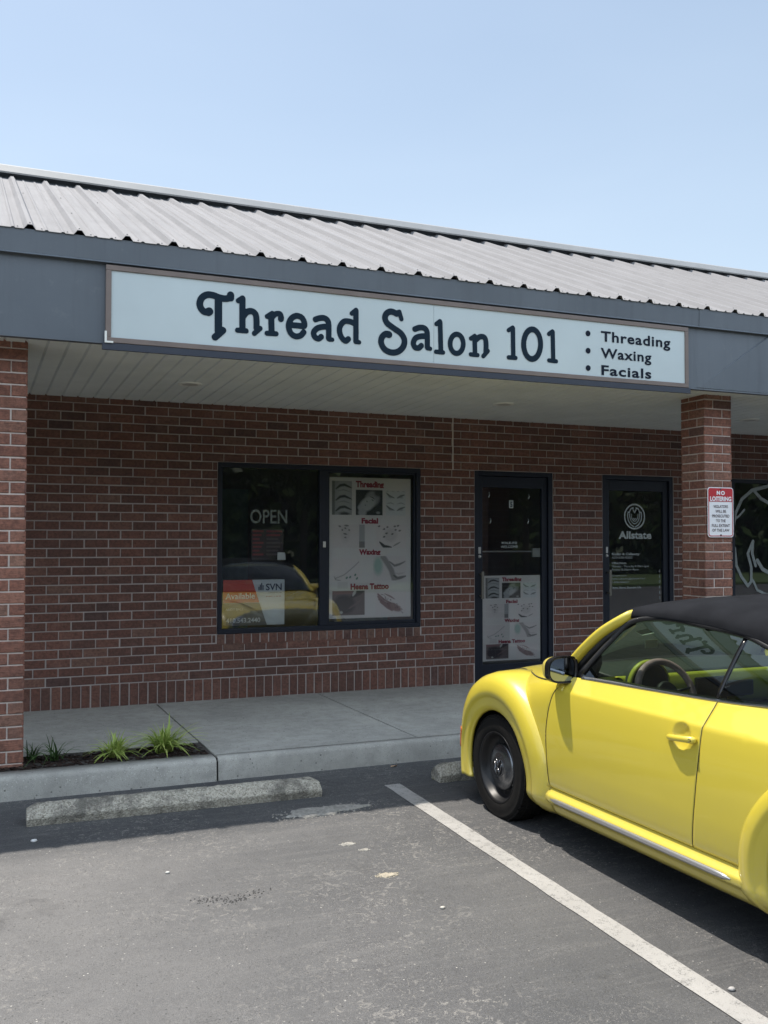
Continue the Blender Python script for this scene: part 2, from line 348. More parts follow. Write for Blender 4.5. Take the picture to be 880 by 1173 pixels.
# ------------------------------------------------------------------ text + signed distance lettering
def text_mesh(s):
    cu_ = bpy.data.curves.new('t', 'FONT'); cu_.body = s; cu_.size = 1; cu_.resolution_u = 3
    return cu_
def make_text(name, s, x0, x1, zb, zt, Y, mat, parent, bold=0.0, mono_h=None, cap=True, axis='y', gap=1.0, slant=0):
    """lettering in the plane Y, baseline zb, cap height up to zt, fitted between x0 and x1"""
    cu_ = text_mesh(s); cu_.offset = bold; cu_.space_character = gap; cu_.shear = slant
    o = bpy.data.objects.new('tmp', cu_); COL.objects.link(o); dg = bpy.context.evaluated_depsgraph_get(); dg.update()
    me = bpy.data.meshes.new_from_object(o.evaluated_get(dg)); bpy.data.objects.remove(o)
    n = len(me.vertices); co = np.zeros(n*3); me.vertices.foreach_get('co', co); co = co.reshape(-1, 3)
    sx = (x1-x0)/(co[:, 0].max()-co[:, 0].min()); ch = .729+bold
    X = x0+(co[:, 0]-co[:, 0].min())*sx; Z = zb+co[:, 1]*((zt-zb)/ch)
    out = np.stack([X, np.full(n, Y), Z], 1); me.vertices.foreach_set('co', out.ravel()); me.update()
    me.materials.clear(); me.materials.append(mat)
    o = bpy.data.objects.new(name, me); me.name = name; return link(o, parent)
def sdf_mesh(name, strokes, Y, mat, parent, res=.006, ellipses=()):
    """strokes: list of (pts[(x,z)], radius or radii); union outlined by marching squares into one flat mesh"""
    P = np.array([p for s_ in strokes for p in s_[0]]+[(e[0]+e[2], e[1]+e[3]) for e in ellipses]+[(e[0]-e[2], e[1]-e[3]) for e in ellipses])
    x0, z0 = P.min(0)-.08; x1, z1 = P.max(0)+.08
    nx = int((x1-x0)/res)+2; nz = int((z1-z0)/res)+2
    gx = x0+np.arange(nx)*res; gz = z0+np.arange(nz)*res; D = np.full((nx, nz), 9.)
    def sub(xa, xb, za, zb): return slice(max(0, int((xa-x0)/res)-1), int((xb-x0)/res)+3), slice(max(0, int((za-z0)/res)-1), int((zb-z0)/res)+3)
    for pts, rad in strokes:
        rs = rad if hasattr(rad, '__len__') else [rad]*len(pts)
        for (a, b, ra, rb) in zip(pts[:-1], pts[1:], rs[:-1], rs[1:]):
            m_ = max(ra, rb)+.03; sx, sz = sub(min(a[0], b[0])-m_, max(a[0], b[0])+m_, min(a[1], b[1])-m_, max(a[1], b[1])+m_)
            GX, GZ = np.meshgrid(gx[sx], gz[sz], indexing='ij'); d = np.array([b[0]-a[0], b[1]-a[1]]); L = d@d+1e-12
            t = np.clip(((GX-a[0])*d[0]+(GZ-a[1])*d[1])/L, 0, 1)
            D[sx, sz] = np.minimum(D[sx, sz], np.hypot(GX-a[0]-t*d[0], GZ-a[1]-t*d[1])-(ra+(rb-ra)*t))
    ids = {}; vs = []; fs = []
    def vid(key, p):
        if key not in ids: ids[key] = len(vs); vs.append(p)
        return ids[key]
    I, J = np.where((np.minimum(np.minimum(D[:-1, :-1], D[1:, :-1]), np.minimum(D[:-1, 1:], D[1:, 1:])) < 0))
    for i, j in zip(I.tolist(), J.tolist()):
        c = [(i, j), (i+1, j), (i+1, j+1), (i, j+1)]; v = [D[a] for a in c]; poly = []
        for k in range(4):
            a, b = c[k], c[(k+1) % 4]; va, vb = v[k], v[(k+1) % 4]
            if va < 0: poly.append(vid(a, (gx[a[0]], Y, gz[a[1]])))
            if (va < 0) != (vb < 0):
                t = va/(va-vb); key = (min(a, b), max(a, b)); poly.append(vid(key, (gx[a[0]]+(gx[b[0]]-gx[a[0]])*t, Y, gz[a[1]]+(gz[b[1]]-gz[a[1]])*t)))
        if len(poly) >= 3: fs.append(tuple(poly))
    b = MB(); b.add(vs, fs); return b.build(name, mat, parent)

# ------------------------------------------------------------------ bricks
def cut(a, b, holes):
    segs = [(a, b)]
    for h0, h1 in holes:
        out = []
        for s0, s1 in segs:
            if h1 <= s0 or h0 >= s1: out.append((s0, s1))
            else:
                if h0-s0 > .012: out.append((s0, h0))
                if s1-h1 > .012: out.append((h1, s1))
        segs = out
    return segs
CO, BL, JT = .0821, .2125, .0106
class Bricks:
    def __init__(s): s.mb = MB(); s.t = []
    lo = .22
    def brick(s, O, U, V, Nn, u0, u1, v0, v1, dark=0, d=.012):
        """raised brick face with a small rounded arris; O origin, U along, V up, Nn outward"""
        if u1-u0 < .012 or v1-v0 < .01: return
        e = .0035; pr = random.uniform(-.0012, .0012); tl = random.uniform(-.0008, .0008)
        P = lambda u, v, n: O+U*u+V*v+Nn*n
        jig = lambda: random.uniform(-.0022, .0022)
        a0, a1, b0, b1 = u0+jig(), u1+jig(), v0+jig()*.6, v1+jig()*.6
        vs = [P(a0, b0, -d), P(a1, b0, -d), P(a1, b1, -d), P(a0, b1, -d),
              P(a0, b0, pr-e), P(a1, b0, pr-e), P(a1, b1, pr-e), P(a0, b1, pr-e),
              P(a0+e, b0+e, pr+tl), P(a1-e, b0+e, pr-tl), P(a1-e, b1-e, pr-tl), P(a0+e, b1-e, pr+tl)]
        fs = []
        for k in range(4):
            k2 = (k+1) % 4; fs += [(k, k2, 4+k2, 4+k), (4+k, 4+k2, 8+k2, 8+k)]
        fs.append((8, 9, 10, 11)); s.mb.add(vs, fs)
        x = random.random(); t = random.uniform(.08, .20) if x < .045 else random.uniform(s.lo, 1)
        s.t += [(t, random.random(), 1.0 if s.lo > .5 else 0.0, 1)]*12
    def build(s, name, parent): return s.mb.build(name, M['brick'], parent, attr={'tone': s.t})
V3 = Vector
YW, ZB = 9.121, .16
building = tag(empty('strip_mall_building', (3, 9.1, .16)), 'long brick strip mall with slanted ribbed metal roof behind the sidewalk', 'building')
BO = V3((3, 9.1, .16))
def bpart(mb, name, mat, **kw):
    mb.v = [(p[0]-BO.x, p[1]-BO.y, p[2]-BO.z) for p in mb.v]; return mb.build(name, mat, building, **kw)
XL, XR = -12.5, 25.0
wins = [(2.165, 4.295), (8.44, 10.57), (-4.2, -2.07), (14.6, 16.7), (-10.4, -8.3)]; doors = [(4.935, 5.915), (6.572, 7.57), (-.95+-.4, -.35), (12.9, 13.9), (-6.0, -5.0)]
WT, WB = .365+25*CO, .365+5*CO
def wall():
    B = Bricks(); O = V3((0, YW, 0)); U = V3((1, 0, 0)); V = V3((0, 0, 1)); Nn = V3((0, -1, 0)); h = JT/2
    dh = [(a, b) for a, b in doors]
    # soldier course
    x = XL
    while x < XR:
        for a, b in cut(x+h, x+.085-h, dh): B.brick(O, U, V, Nn, a, b, ZB+.004, .365-h)
        x += .085
    for k in range(0, 32):
        z0, z1 = .365+k*CO, .365+(k+1)*CO; holes = []
        if z1 <= WT+.001: holes += dh
        if k >= 5 and z1 <= WT+.001: holes += wins
        if k == 4: holes += [(a-.01, b+.01) for a, b in wins]
        ph = .522 if k % 2 else .522+BL/2
        n0 = int((XL-ph)/BL)-1; x = ph+n0*BL
        cj = [(4.669, 4.681)] if k >= 25 else []
        while x < XR:
            for a, b in cut(x+h, x+BL-h, [(p-h, q+h) for p, q in holes]+cj): B.brick(O, U, V, Nn, a, b, z0+h, z1-h)
            x += BL
    # rowlock sills
    for a, b in wins:
        x = a-.005; n = round((b-a+.01)/.085); w = (b-a+.01)/n
        for i in range(n): B.brick(O, U, V, Nn, x+i*w+h, x+(i+1)*w-h, .365+4*CO-.018, WB-h*.3)
    B.mb.v = [(p[0]-BO.x, p[1]-BO.y, p[2]-BO.z) for p in B.mb.v]; B.build('brick_wall', building)
    mo = MB(); Y0, Y1 = YW+.0075, YW+.10
    xs = sorted([XL, XR]+[q for p in wins+doors for q in p])
    for a, b in zip(xs[:-1], xs[1:]):
        m = (a+b)/2; iw = any(p < m < q for p, q in wins); idr = any(p < m < q for p, q in doors)
        if iw: mo.box(a, b, Y0, Y1, ZB-.1, WB); mo.box(a, b, Y0, Y1, WT, 3.2)
        elif idr: mo.box(a, b, Y0, Y1, WT, 3.2)
        else: mo.box(a, b, Y0, Y1, ZB-.1, 3.2)
    bpart(mo, 'mortar', M['mortar'])
    j = MB(); j.box(4.669, 4.681, YW-.001, YW+.01, WT, 2.97); bpart(j, 'control_joint', M['mortar_pale'])
wall()
def pillar(x0, yf, zt=3.03):
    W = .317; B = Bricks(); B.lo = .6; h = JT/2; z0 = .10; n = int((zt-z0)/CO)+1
    faces = [(V3((x0, yf, 0)), V3((1, 0, 0)), V3((0, -1, 0)), 0), (V3((x0, yf+W, 0)), V3((0, -1, 0)), V3((-1, 0, 0)), 1),
             (V3((x0+W, yf, 0)), V3((0, 1, 0)), V3((1, 0, 0)), 1), (V3((x0+W, yf+W, 0)), V3((-1, 0, 0)), V3((0, 1, 0)), 0)]
    for k in range(n):
        a = 2.966-CO*35; v0, v1 = a+(k)*CO+h, min(a+(k+1)*CO-h, zt)
        for O, U, Nn, q in faces:
            head = W-BL
            s = head if (k+q) % 2 == 0 else BL
            B.brick(O, U, V3((0, 0, 1)), Nn, 0, s-h, v0, v1); B.brick(O, U, V3((0, 0, 1)), Nn, s+h, W, v0, v1)
    B.mb.v = [(p[0]-BO.x, p[1]-BO.y, p[2]-BO.z) for p in B.mb.v]; o = B.build('pillar', building)
    m = MB(); m.box(x0+.0075, x0+W-.0075, yf+.0075, yf+W-.0075, .02, zt)
    m.v = [(p[0]-BO.x, p[1]-BO.y, p[2]-BO.z) for p in m.v]; m.build('mortar', M['mortar_pale'], o)  # mortar lightened together with the pillar bricks
for x0, yf in ((.028, 6.98), (6.165, 7.0), (12.3, 7.0), (18.4, 7.0), (-6.1, 7.0), (-12.2, 7.0)): pillar(x0, yf)

# soffit: planks running front to back, slightly falling to the wall
sf = MB(); x = 18.3*0-12.6; 
ph = onY(34.3, 449, YW)[0]; pw = .1362; n0 = int((XL-ph)/pw); YF = 6.72
def sz(y): return 2.962+(YW-y)/(YW-6.72)*(3.016-2.962)
for i in range(int((XR-XL)/pw)):
    a = ph+(n0+i)*pw; g = .010
    sf.add([(a+g, YF, sz(YF)), (a+pw-g, YF, sz(YF)), (a+pw-g, YW+.02, sz(YW)), (a+g, YW+.02, sz(YW)),
            (a-g, YF, sz(YF)+.018), (a-g, YW+.02, sz(YW)+.018), (a+pw-g, YF, sz(YF)+.018), (a+pw-g, YW+.02, sz(YW)+.018)],
           [(3, 2, 1, 0), (0, 4, 5, 3), (1, 2, 7, 6)])
bpart(sf, 'soffit', M['soffit'])
# fascia with a folded crease right of the sign
fz0, fz1, fz2 = 3.006, 3.548, 3.699
fa = MB(); fa.box(XL, 5.80, YF, YF+.03, fz0, fz1+.02)
cb, ct = onY(800, 443, YF), onY(885, 383, YF)
fa.add([(5.80, YF, fz0), (5.80, YF, fz1+.02), (ct[0], YF-.0, fz1+.02), (cb[0], YF-.004, fz0+.005), (ct[0]-.0, YF-.016, ct[1]), (8.2, YF, fz0), (8.2, YF, fz1+.02)],
       [(0, 3, 4, 2, 1), (3, 5, 4), (4, 5, 6, 2)])
fa.box(8.2, XR, YF, YF+.03, fz0, fz1+.02)
fa.box(XL, XR, YF-.006, YF+.05, fz0-.012, fz0+.0)
bpart(fa, 'fascia', M['fascia'])
tr = MB(); xs = [XL]; 
xj = onY(432, 325, YF-.02)[0]; joints = [xj+3.05*k for k in range(-5, 8)]
ee = [XL]+[j for j in joints if XL < j < XR]+[XR]
for i, (a, b) in enumerate(zip(ee[:-1], ee[1:])):
    dz = .002*(i % 2); o_ = .0022*(i % 2)
    tr.add([(a, YF-.028-o_, fz1-dz), (b, YF-.028-o_, fz1-dz), (b, YF-.034-o_, fz2), (a, YF-.034-o_, fz2), (a, YF+.02, fz1-dz), (b, YF+.02, fz1-dz), (a, YF+.02, fz2), (b, YF+.02, fz2),
            (a, YF-.036-o_, fz1-.012), (b, YF-.036-o_, fz1-.012)],
           [(8, 9, 1, 0), (0, 1, 2, 3), (8, 0, 4), (9, 5, 1), (8, 4, 5, 9), (3, 2, 7, 6)])
bpart(tr, 'eave_trim', M['fascia'])
# ribbed roof
SL = .44; YE = YF-.044; ZE = 3.697; YC = 10.25
rp = .3105; xr0 = .333
prof = []
def roofprof():
    pts = []; n0 = int((XL-xr0)/rp)-1
    for k in range(n0, int((XR-xr0)/rp)+1):
        c = xr0+k*rp
        pts += [(c-.038, 0), (c-.014, .031), (c+.014, .031), (c+.038, 0)]
        for q in (rp/3, 2*rp/3): pts += [(c+q-.014, 0), (c+q-.006, .007), (c+q+.006, .007), (c+q+.014, 0)]
    return pts
pp = roofprof(); nv = V3((0, -SL, 1)).normalized(); roof = MB(); rows = []
for t in (0, 1):
    y = lerp(YE, YC, t); z = ZE+SL*(y-YE); rows.append([(px_, y+nv.y*h_, z+nv.z*h_) for px_, h_ in pp])
roof.grid(rows, sm=False, flip=True)
rows = [[(px_, YE+nv.y*h_, ZE+nv.z*h_) for px_, h_ in pp], [(px_, YE+nv.y*(h_-.004), ZE+nv.z*(h_-.004)) for px_, h_ in pp]]
roof.grid(rows, sm=False); 
ro = bpart(roof, 'ribbed_roof', M['roof'])
scm = plain('screw_head', (.06, .06, .065), .6); pm_ = MB(); pm_.add([(.0075, 0, 0), (0, .006, .003), (-.0075, 0, 0), (0, -.006, -.003), nv*.006], [(0, 1, 4), (1, 2, 4), (2, 3, 4), (3, 0, 4)])
proto_ = None
for k in range(-1, 27):
    c = xr0+k*rp; L_ = [(-.075, YE+.03, 0), (.075, YE+.03, 0), (0, YE+.03, .031)]
    if k % 2: L_ += [(.05, YE+1.15, 0)]
    if k < 4: L_ += [(.05, YE+2.2, 0)]
    for dx, yy, hh in L_:
        p = V3((c+dx, yy, ZE+SL*(yy-YE)))+nv*(hh+.004)-BO
        if proto_ is None: proto_ = pm_.build('roof_screw', scm, building); q = proto_
        else: q = proto_.copy(); COL.objects.link(q); q.parent = building
        q.location = p
cl = MB(); cl.box(XL, XR, YE+.06, YE+.09, ZE-.03, ZE+.019)
bpart(cl, 'closure_strip', M['fascia'])
zc = ZE+SL*(YC-YE); cp = MB()
cpp = [(YC-.16, zc-.010), (YC-.165, zc+.005), (YC-.12, zc+.080), (YC+.30, zc+.24), (YC+.30, zc+.20), (YC-.10, zc+.05)]
cp.add([(X_, y_, z_) for X_ in (XL, XR) for y_, z_ in cpp], [tuple(range(6)), tuple(range(6, 12))[::-1]]+[(i_, 6+i_, 6+(i_+1) % 6, (i_+1) % 6) for i_ in range(6)])
bpart(cp, 'roof_cap', M['cap'])
cs = MB(); cs.box(XL, XR, YC-.085, YC+.2, zc-.25, zc+.052); bpart(cs, 'cap_shadow_board', M['fascia'])
bk = MB(); bk.box(XL, XR, YC+.3, 22, zc-.1, zc+.03); bk.box(XL, XR, 21.8, 22, 0, zc-.1); bk.box(XL, XL+.2, YW+.15, 21.8, 0, 3.6); bk.box(XR-.2, XR, YW+.15, 21.8, 0, 3.6)
bk.add([(XL+.1, YF+.1, 3.05), (XL+.1, YC, 3.05), (XL+.1, YC, zc-.1), (XL+.1, YF+.1, 3.6)], [(0, 1, 2, 3)]); bk.add([(XR-.1, YF+.1, 3.05), (XR-.1, YC, 3.05), (XR-.1, YC, zc-.1), (XR-.1, YF+.1, 3.6)], [(0, 1, 2, 3)])
bpart(bk, 'rear_shell', M['fascia'])
# rooms behind the glass
rm = MB()
rm.box(XL+.3, XR-.3, 14.2, 14.3, .1, 3.1); rm.box(XL+.3, XR-.3, YW+.1, 14.2, 3.02, 3.1)
for xw in (-6.8, .9, 6.15, 12.2, 18.0): rm.box(xw, xw+.12, YW+.1, 14.2, .15, 3.02)
bpart(rm, 'interior_wall', M['interior'])
rf = MB(); rf.box(XL+.3, XR-.3, YW+.1, 14.2, .06, .158); bpart(rf, 'interior_floor', M['intfloor'])
ip = MB(); ip.box(1.3, 3.4, 12.6, 12.7, .16, 2.35); bpart(ip, 'room_divider', M['intgreen'])
ip = MB(); ip.box(4.9, 5.55, 12.9, 13.0, .16, 2.45); bpart(ip, 'room_divider', M['intgreen'])

# ceiling lights
for i, x in enumerate((1.686, 4.713, 7.778, -1.35, -4.4)):
    p = MB(); z = sz(8.125); p.lathe([(0, -.006), (.072, -.006), (.078, -.004), (.078, .004)], 'z', (x-BO.x, 8.125-BO.y, z-BO.z), 28)
    p.lathe([(.078, -.002), (.098, -.008), (.104, -.004), (.104, .004)], 'z', (x-BO.x, 8.125-BO.y, z-BO.z), 28)
    o = p.build('ceiling_light', M['light'], building)
    q = MB(); q.lathe([(0, -.009), (.066, -.0085)], 'z', (x-BO.x, 8.125-BO.y, z-BO.z), 24); q.build('lens', M['lens'], o)

# windows
def window(x0, x1):
    o = MB(); Y0, Y1 = YW-.004, YW+.085; z0, z1 = WB+.004, WT-.002; t = .045
    o.box(x0, x1, Y0, Y1, z0, z0+t); o.box(x0, x1, Y0, Y1, z1-t, z1); o.box(x0, x0+t, Y0, Y1, z0+t, z1-t); o.box(x1-t, x1, Y0, Y1, z0+t, z1-t)
    xm = x0+1.073; o.box(xm-.045, xm+.04, Y0+.012, Y1-.002, z0+t, z1-t)
    b = bpart(o, 'window', M['alu'], bevel=.003)
    s = MB(); a0, a1 = xm+.04, x1-t; q = .022; ys, ye = Y0+.022, Y0+.050
    s.box(a0, a1, ys, ye, z0+t, z0+t+q+.01); s.box(a0, a1, ys, ye, z1-t-q, z1-t); s.box(a0, a0+q, ys, ye, z0+t+q+.01, z1-t-q); s.box(a1-q, a1, ys, ye, z0+t+q+.01, z1-t-q)
    s.v = [tuple(V3(p)-BO) for p in s.v]; s.build('sash', M['alu'], b, bevel=.002)
    for aa, bb, nm, yy in ((x0+t, xm-.045, 'pane', YW+.030), (a0+q, a1-q, 'pane', YW+.032)):
        g = MB(); g.quad((aa, yy, z0+t), (bb, yy, z0+t), (bb, yy, z1-t), (aa, yy, z1-t)); g.v = [tuple(V3(p)-BO) for p in g.v]; g.build(nm, M['shopglass'], b)
    l = MB(); l.box(xm-.012, xm+.018, Y0+.002, Y0+.012, 1.60, 1.66); l.v = [tuple(V3(p)-BO) for p in l.v]; l.build('latch', M['steel'], b, bevel=.002)
    return b
for a, b in wins: window(a, b)
def door(x0, x1, solid_lock=True, ztop_bar=.14):
    Y0, Y1 = YW+.012, YW+.10; z0, z1 = ZB+.003, WT-.002; o = MB()
    o.box(x0, x0+.05, Y0, Y1, z0, z1); o.box(x1-.055, x1, Y0, Y1, z0, z1); o.box(x0+.05, x1-.055, Y0, Y1, z1-.05, z1)
    b = bpart(o, 'door', M['alu'], bevel=.003)
    def sub(mb, nm, mt, par, **k): mb.v = [tuple(V3(p)-BO) for p in mb.v]; return mb.build(nm, mt, par, **k)
    f = MB(); a0, a1 = x0+.054, x1-.059; Y0b, Y1b = YW+.035, YW+.08; s = .058; t = z1-.054
    f.box(a0, a0+s, Y0b, Y1b, z0+.01, t); f.box(a1-s-.01, a1, Y0b, Y1b, z0+.01, t); f.box(a0+s, a1-s-.01, Y0b, Y1b, t-.12, t); f.box(a0+s, a1-s-.01, Y0b, Y1b, z0+.01, .345)
    lf = sub(f, 'door_leaf', M['alu'], b, bevel=.003)
    g = MB(); g.quad((a0+s, YW+.055, .345), (a1-s-.01, YW+.055, .345), (a1-s-.01, YW+.055, t-.12), (a0+s, YW+.055, t-.12)); sub(g, 'pane', M['shopglass'], b)
    h = MB(); hx = a0+.026; h.box(hx-.014, hx+.016, YW-.03, YW-.016, 1.05, 1.34); h.box(hx-.008, hx+.010, YW-.016, Y0b, 1.07, 1.09); h.box(hx-.008, hx+.010, YW-.016, Y0b, 1.30, 1.32)
    sub(h, 'handle', plain('pull_handle', (.16, .15, .13), .4, .5), b, bevel=.003)
    k = MB(); k.lathe([(0, -.012), (.016, -.012), (.018, 0)], 'y', (a0+.02, Y0b, 1.50), 16); k.box(a0+.004, a0+.034, Y0b-.006, Y0b, 1.53, 1.60); sub(k, 'lock', M['steel'], b)
    if solid_lock:
        p = MB(); p.box(a0+s+.02, a1-s-.1, YW+.075, YW+.095, 1.543, 1.560); p.box(a1-s-.115, a1-s-.015, YW+.06, YW+.09, 1.488, 1.588); sub(p, 'push_bar', M['steel'], b, bevel=.003)
    th = MB(); th.box(x0+.05, x1-.055, YW-.02, YW+.1, ZB+.001, ZB+.014); sub(th, 'threshold', M['steel'], b)
    return b
dobj = [door(a, b, i == 0) for i, (a, b) in enumerate(doors)]
# lettering on the doors (decals are parts of the doors)
def dtext(par, s, x0, x1, zb, zt, name='lettering', mat='decal', bold=.01, **k):
    o = make_text(name, s, x0, x1, zb, zt, YW+.052, M[mat], None, bold, **k)
    o.parent = par; o.location = (-BO.x, -BO.y, -BO.z); return o
d1, d2 = dobj[0], dobj[1]
q = MB(); q.box(5.384, 5.437, YW+.050, YW+.053, 2.022, 2.108); q.v = [tuple(V3(p)-BO) for p in q.v]; q.build('number_plate', M['decal'], d1)
o = make_text('number', '5', 5.396, 5.425, 2.036, 2.096, YW+.0485, M['ink'], None, .03); o.parent = d1; o.location = -BO
dtext(d1, 'WALK-INS', 5.285, 5.485, 1.632, 1.660, bold=.012); dtext(d1, 'WELCOME', 5.278, 5.492, 1.590, 1.618, bold=.012)
for x, z in ((5.134, 2.16), (5.63, 2.15), (5.15, 1.88), (5.62, 1.88)):
    q = MB(); q.tube([(x, YW+.05, z+.03), (x+.004, YW+.044, z), (x-.008, YW+.046, z-.025)], .0055, 6); q.v = [tuple(V3(p)-BO) for p in q.v]; q.build('hook', M['decal'], d1)
# insurance office door
cx, cz, rr = 7.05, 1.948, .140
ring = [(cx+rr*math.cos(a), cz+rr*math.sin(a)) for a in np.linspace(0, 2*math.pi, 49)]
st = [(ring, .0085)]
def sy(pts, w):   # mirrored strokes
    for s_ in (1, -1): st.append(([(cx+s_*x, cz+z) for x, z in pts], w))
sy([(.018, .10), (.055, .088), (.075, .045), (.092, .055), (.10, .01), (.09, -.045), (.055, -.095), (.01, -.118)], .006)
sy([(.0, .045), (.03, .10), (.055, .088)], .006); sy([(.075, .045), (.068, -.01), (.052, -.05), (.02, -.078), (0, -.085)], .005)
sy([(.05, .03), (.04, -.02), (.015, -.05), (0, -.055)], .0045); sy([(.015, -.02), (.0, -.035)], .005)
o = sdf_mesh('emblem', st, YW+.052, M['decal'], d2, .004); o.location = -BO
dtext(d2, 'Allstate', 6.825, 7.287, 1.694, 1.785, bold=.03)
for s, x1, zc_, hh, bo in (('Kiefer & Callaway', 7.115, 1.519, .030, .02), ('410-546-0302', 7.015, 1.478, .026, .0), ('Office Hours', 6.93, 1.415, .026, .02), ('Monday - Thursday 8:30am-5pm', 7.245, 1.378, .024, 0),
                       ('Friday 8:30am-4pm', 7.10, 1.340, .024, 0), ('allstate.com', 6.93, 1.272, .022, 0), ('kiefercallaway@allstate.com', 7.19, 1.236, .022, 0), ('1-800-Allstate', 6.965, 1.198, .022, 0), ('Auto, Home, Business, Life', 7.135, 1.135, .027, .02)):
    dtext(d2, s, 6.730, x1, zc_-hh/2, zc_+hh/2, bold=bo)
for i, ch in enumerate('CLOSED'):
    dtext(d2, ch, 7.392, 7.408, 1.335-.062*i-.03, 1.335-.062*i, bold=.03)
# big emblem on the right-hand window
w3 = [c for c in building.children if c.name.startswith('window')][1]
def pxs(pts): return [onY(x, y, YW+.02) for x, y in pts]
st = [(pxs([(838, 650), (838.5, 615), (843, 588), (850, 572), (862, 561.5), (880, 557), (900, 556)]), .021),
      (pxs([(864, 562), (872, 571), (884, 578), (900, 583)]), .021), (pxs([(841, 596), (848, 590), (853, 584)]), .013),
      (pxs([(842, 628), (844, 648), (850, 661), (857, 671), (861, 666), (861, 650), (857, 634), (863, 620), (862, 634), (866, 648)]), .020),
      (pxs([(863, 665), (868, 676), (878, 681), (900, 683)]), .017), (pxs([(868, 642), (874, 652), (888, 660)]), .024)]
E0 = pxs([(862, 561.5)])[0]
cx2, cz2 = 9.30, 1.62; rr2 = .80
st.append(([(cx2+rr2*math.cos(a), cz2+rr2*math.sin(a)) for a in np.linspace(-2.2, 1.9, 40)], .013))
o = sdf_mesh('emblem', st, YW+.022, plain('window_vinyl', (.20, .225, .22), .5), w3, .006); o.location = -BO

# ------------------------------------------------------------------ shop sign
SY = 6.70
sign = tag(empty('shop_sign', (3.27, SY, 3.0)), 'long pale blue shop sign reading Thread Salon 101 in a brown frame', 'sign')
so = V3((3.27, SY, 3.0))
def spart(mb, n, m, **k): mb.v = [tuple(V3(p)-so) for p in mb.v]; return mb.build(n, m, sign, **k)
x0, x1, z0, z1 = .818, 5.726, 2.998, 3.524; t = .036
f = MB(); f.box(x0, x1, SY-.012, SY+.018, z1-t, z1); f.box(x0, x1, SY-.012, SY+.018, z0, z0+t); f.box(x0, x0+t, SY-.012, SY+.018, z0+t, z1-t); f.box(x1-t, x1, SY-.012, SY+.018, z0+t, z1-t)
spart(f, 'frame', M['signframe'], bevel=.003)
xs_ = onY(497, 400, SY)[0]
for a_, b_ in ((x0+t, xs_-.0012), (xs_+.0012, x1-t)):
    f = MB(); f.box(a_, b_, SY-.002, SY+.010, z0+t, z1-t); spart(f, 'face', M['signface'])
f = MB(); f.box(x0-.02, x1+.02, SY-.008, SY+.016, z0-.048, z0-.002); spart(f, 'support_channel', plain('support_channel_shade', (.025, .032, .050), .5))  # channel coloured dark to paint in the shadow line under the sign
f = MB(); f.box(x0-.006, x0+.05, SY-.018, SY-.008, z0-.003, z0+.009); f.box(x0-.006, x0+.008, SY-.018, SY-.008, z0+.009, z0+.075); spart(f, 'bracket', M['light'])
strokes = []; cuts_ = []
def glyph(ox, oy, sc_, pts, rad, smooth=False):
    P = [onY(ox+x/sc_, oy+y/sc_, SY) for x, y in pts]
    if smooth: P = [tuple(p) for p in catmull(P, 6)]
    strokes.append((P, 1.07*rad/sc_/(165.0 if ox < 300 else 158.0 if ox < 400 else 146.0)))
A = lambda p, r_, s=False: glyph(210, 325, 6.2857, p, r_, s)
cuts_.append(len(strokes))
A([(186, 203), (150, 202), (124, 172), (118, 138), (133, 102), (170, 80), (215, 84), (258, 100), (300, 108), (332, 102), (343, 84)], 23, True)
A([(186, 200), (180, 204)], 28); A([(340, 82), (340, 102)], 25)
A([(252, 105), (252, 340)], 26); A([(284, 336), (228, 385)], 24)
cuts_.append(len(strokes))
A([(425, 108), (425, 335)], 22); A([(426, 103), (395, 123)], 18); A([(390, 335), (452, 340)], 18)
A([(430, 235), (455, 205), (490, 198), (518, 218), (526, 260), (526, 320)], 22, True); A([(552, 322), (511, 358)], 18)
cuts_.append(len(strokes))
A([(632, 228), (635, 345)], 22); A([(640, 214), (604, 236)], 18); A([(602, 357), (668, 361)], 18); A([(640, 240), (665, 218), (695, 218), (706, 245)], 19, True); A([(703, 248), (702, 254)], 22)
cuts_.append(len(strokes))
A([(772, 298), (820, 301), (869, 305), (868, 272), (850, 243), (815, 231), (780, 248), (760, 285), (760, 325), (778, 362), (812, 380), (845, 372), (866, 350)], 21, True)
A = lambda p, r_, s=False: glyph(340, 340, 6.2857, p, r_, s)
cuts_.append(len(strokes))
A([(134, 163), (162, 154), (196, 153), (220, 170), (229, 205), (229, 300)], 20, True); A([(232, 308), (255, 309)], 15)
A([(228, 216), (185, 216), (145, 228), (121, 256), (128, 288), (155, 302), (175, 288)], 20, True)
cuts_.append(len(strokes))
A([(425, 100), (425, 318)], 20); A([(426, 95), (395, 120)], 16); A([(422, 325), (449, 328)], 15)
A([(415, 192), (380, 178), (340, 178), (312, 210), (307, 250), (322, 293), (350, 318), (370, 304)], 20, True)
cuts_.append(len(strokes))
A([(738, 112), (752, 160)], 17); A([(738, 108), (712, 116)], 16)
A([(718, 122), (680, 106), (648, 118), (634, 150), (650, 190), (700, 228), (750, 265), (774, 312), (764, 362), (725, 396), (675, 400), (630, 376), (607, 332), (612, 292), (638, 268), (664, 270)], 22, True); A([(655, 270), (663, 272)], 25)
A = lambda p, r_, s=False: glyph(460, 355, 4.6316, p, r_, s)
cuts_.append(len(strokes))
A([(70, 102), (95, 94), (120, 97), (134, 115), (136, 150), (136, 198)], 14, True); A([(136, 204), (152, 206)], 10.5)
A([(134, 140), (100, 140), (74, 150), (62, 175), (70, 198), (90, 202), (104, 190)], 14, True)
cuts_.append(len(strokes))
A([(204, 66), (208, 220)], 13); A([(203, 60), (184, 75)], 11); A([(182, 222), (220, 226)], 11)
cuts_.append(len(strokes))
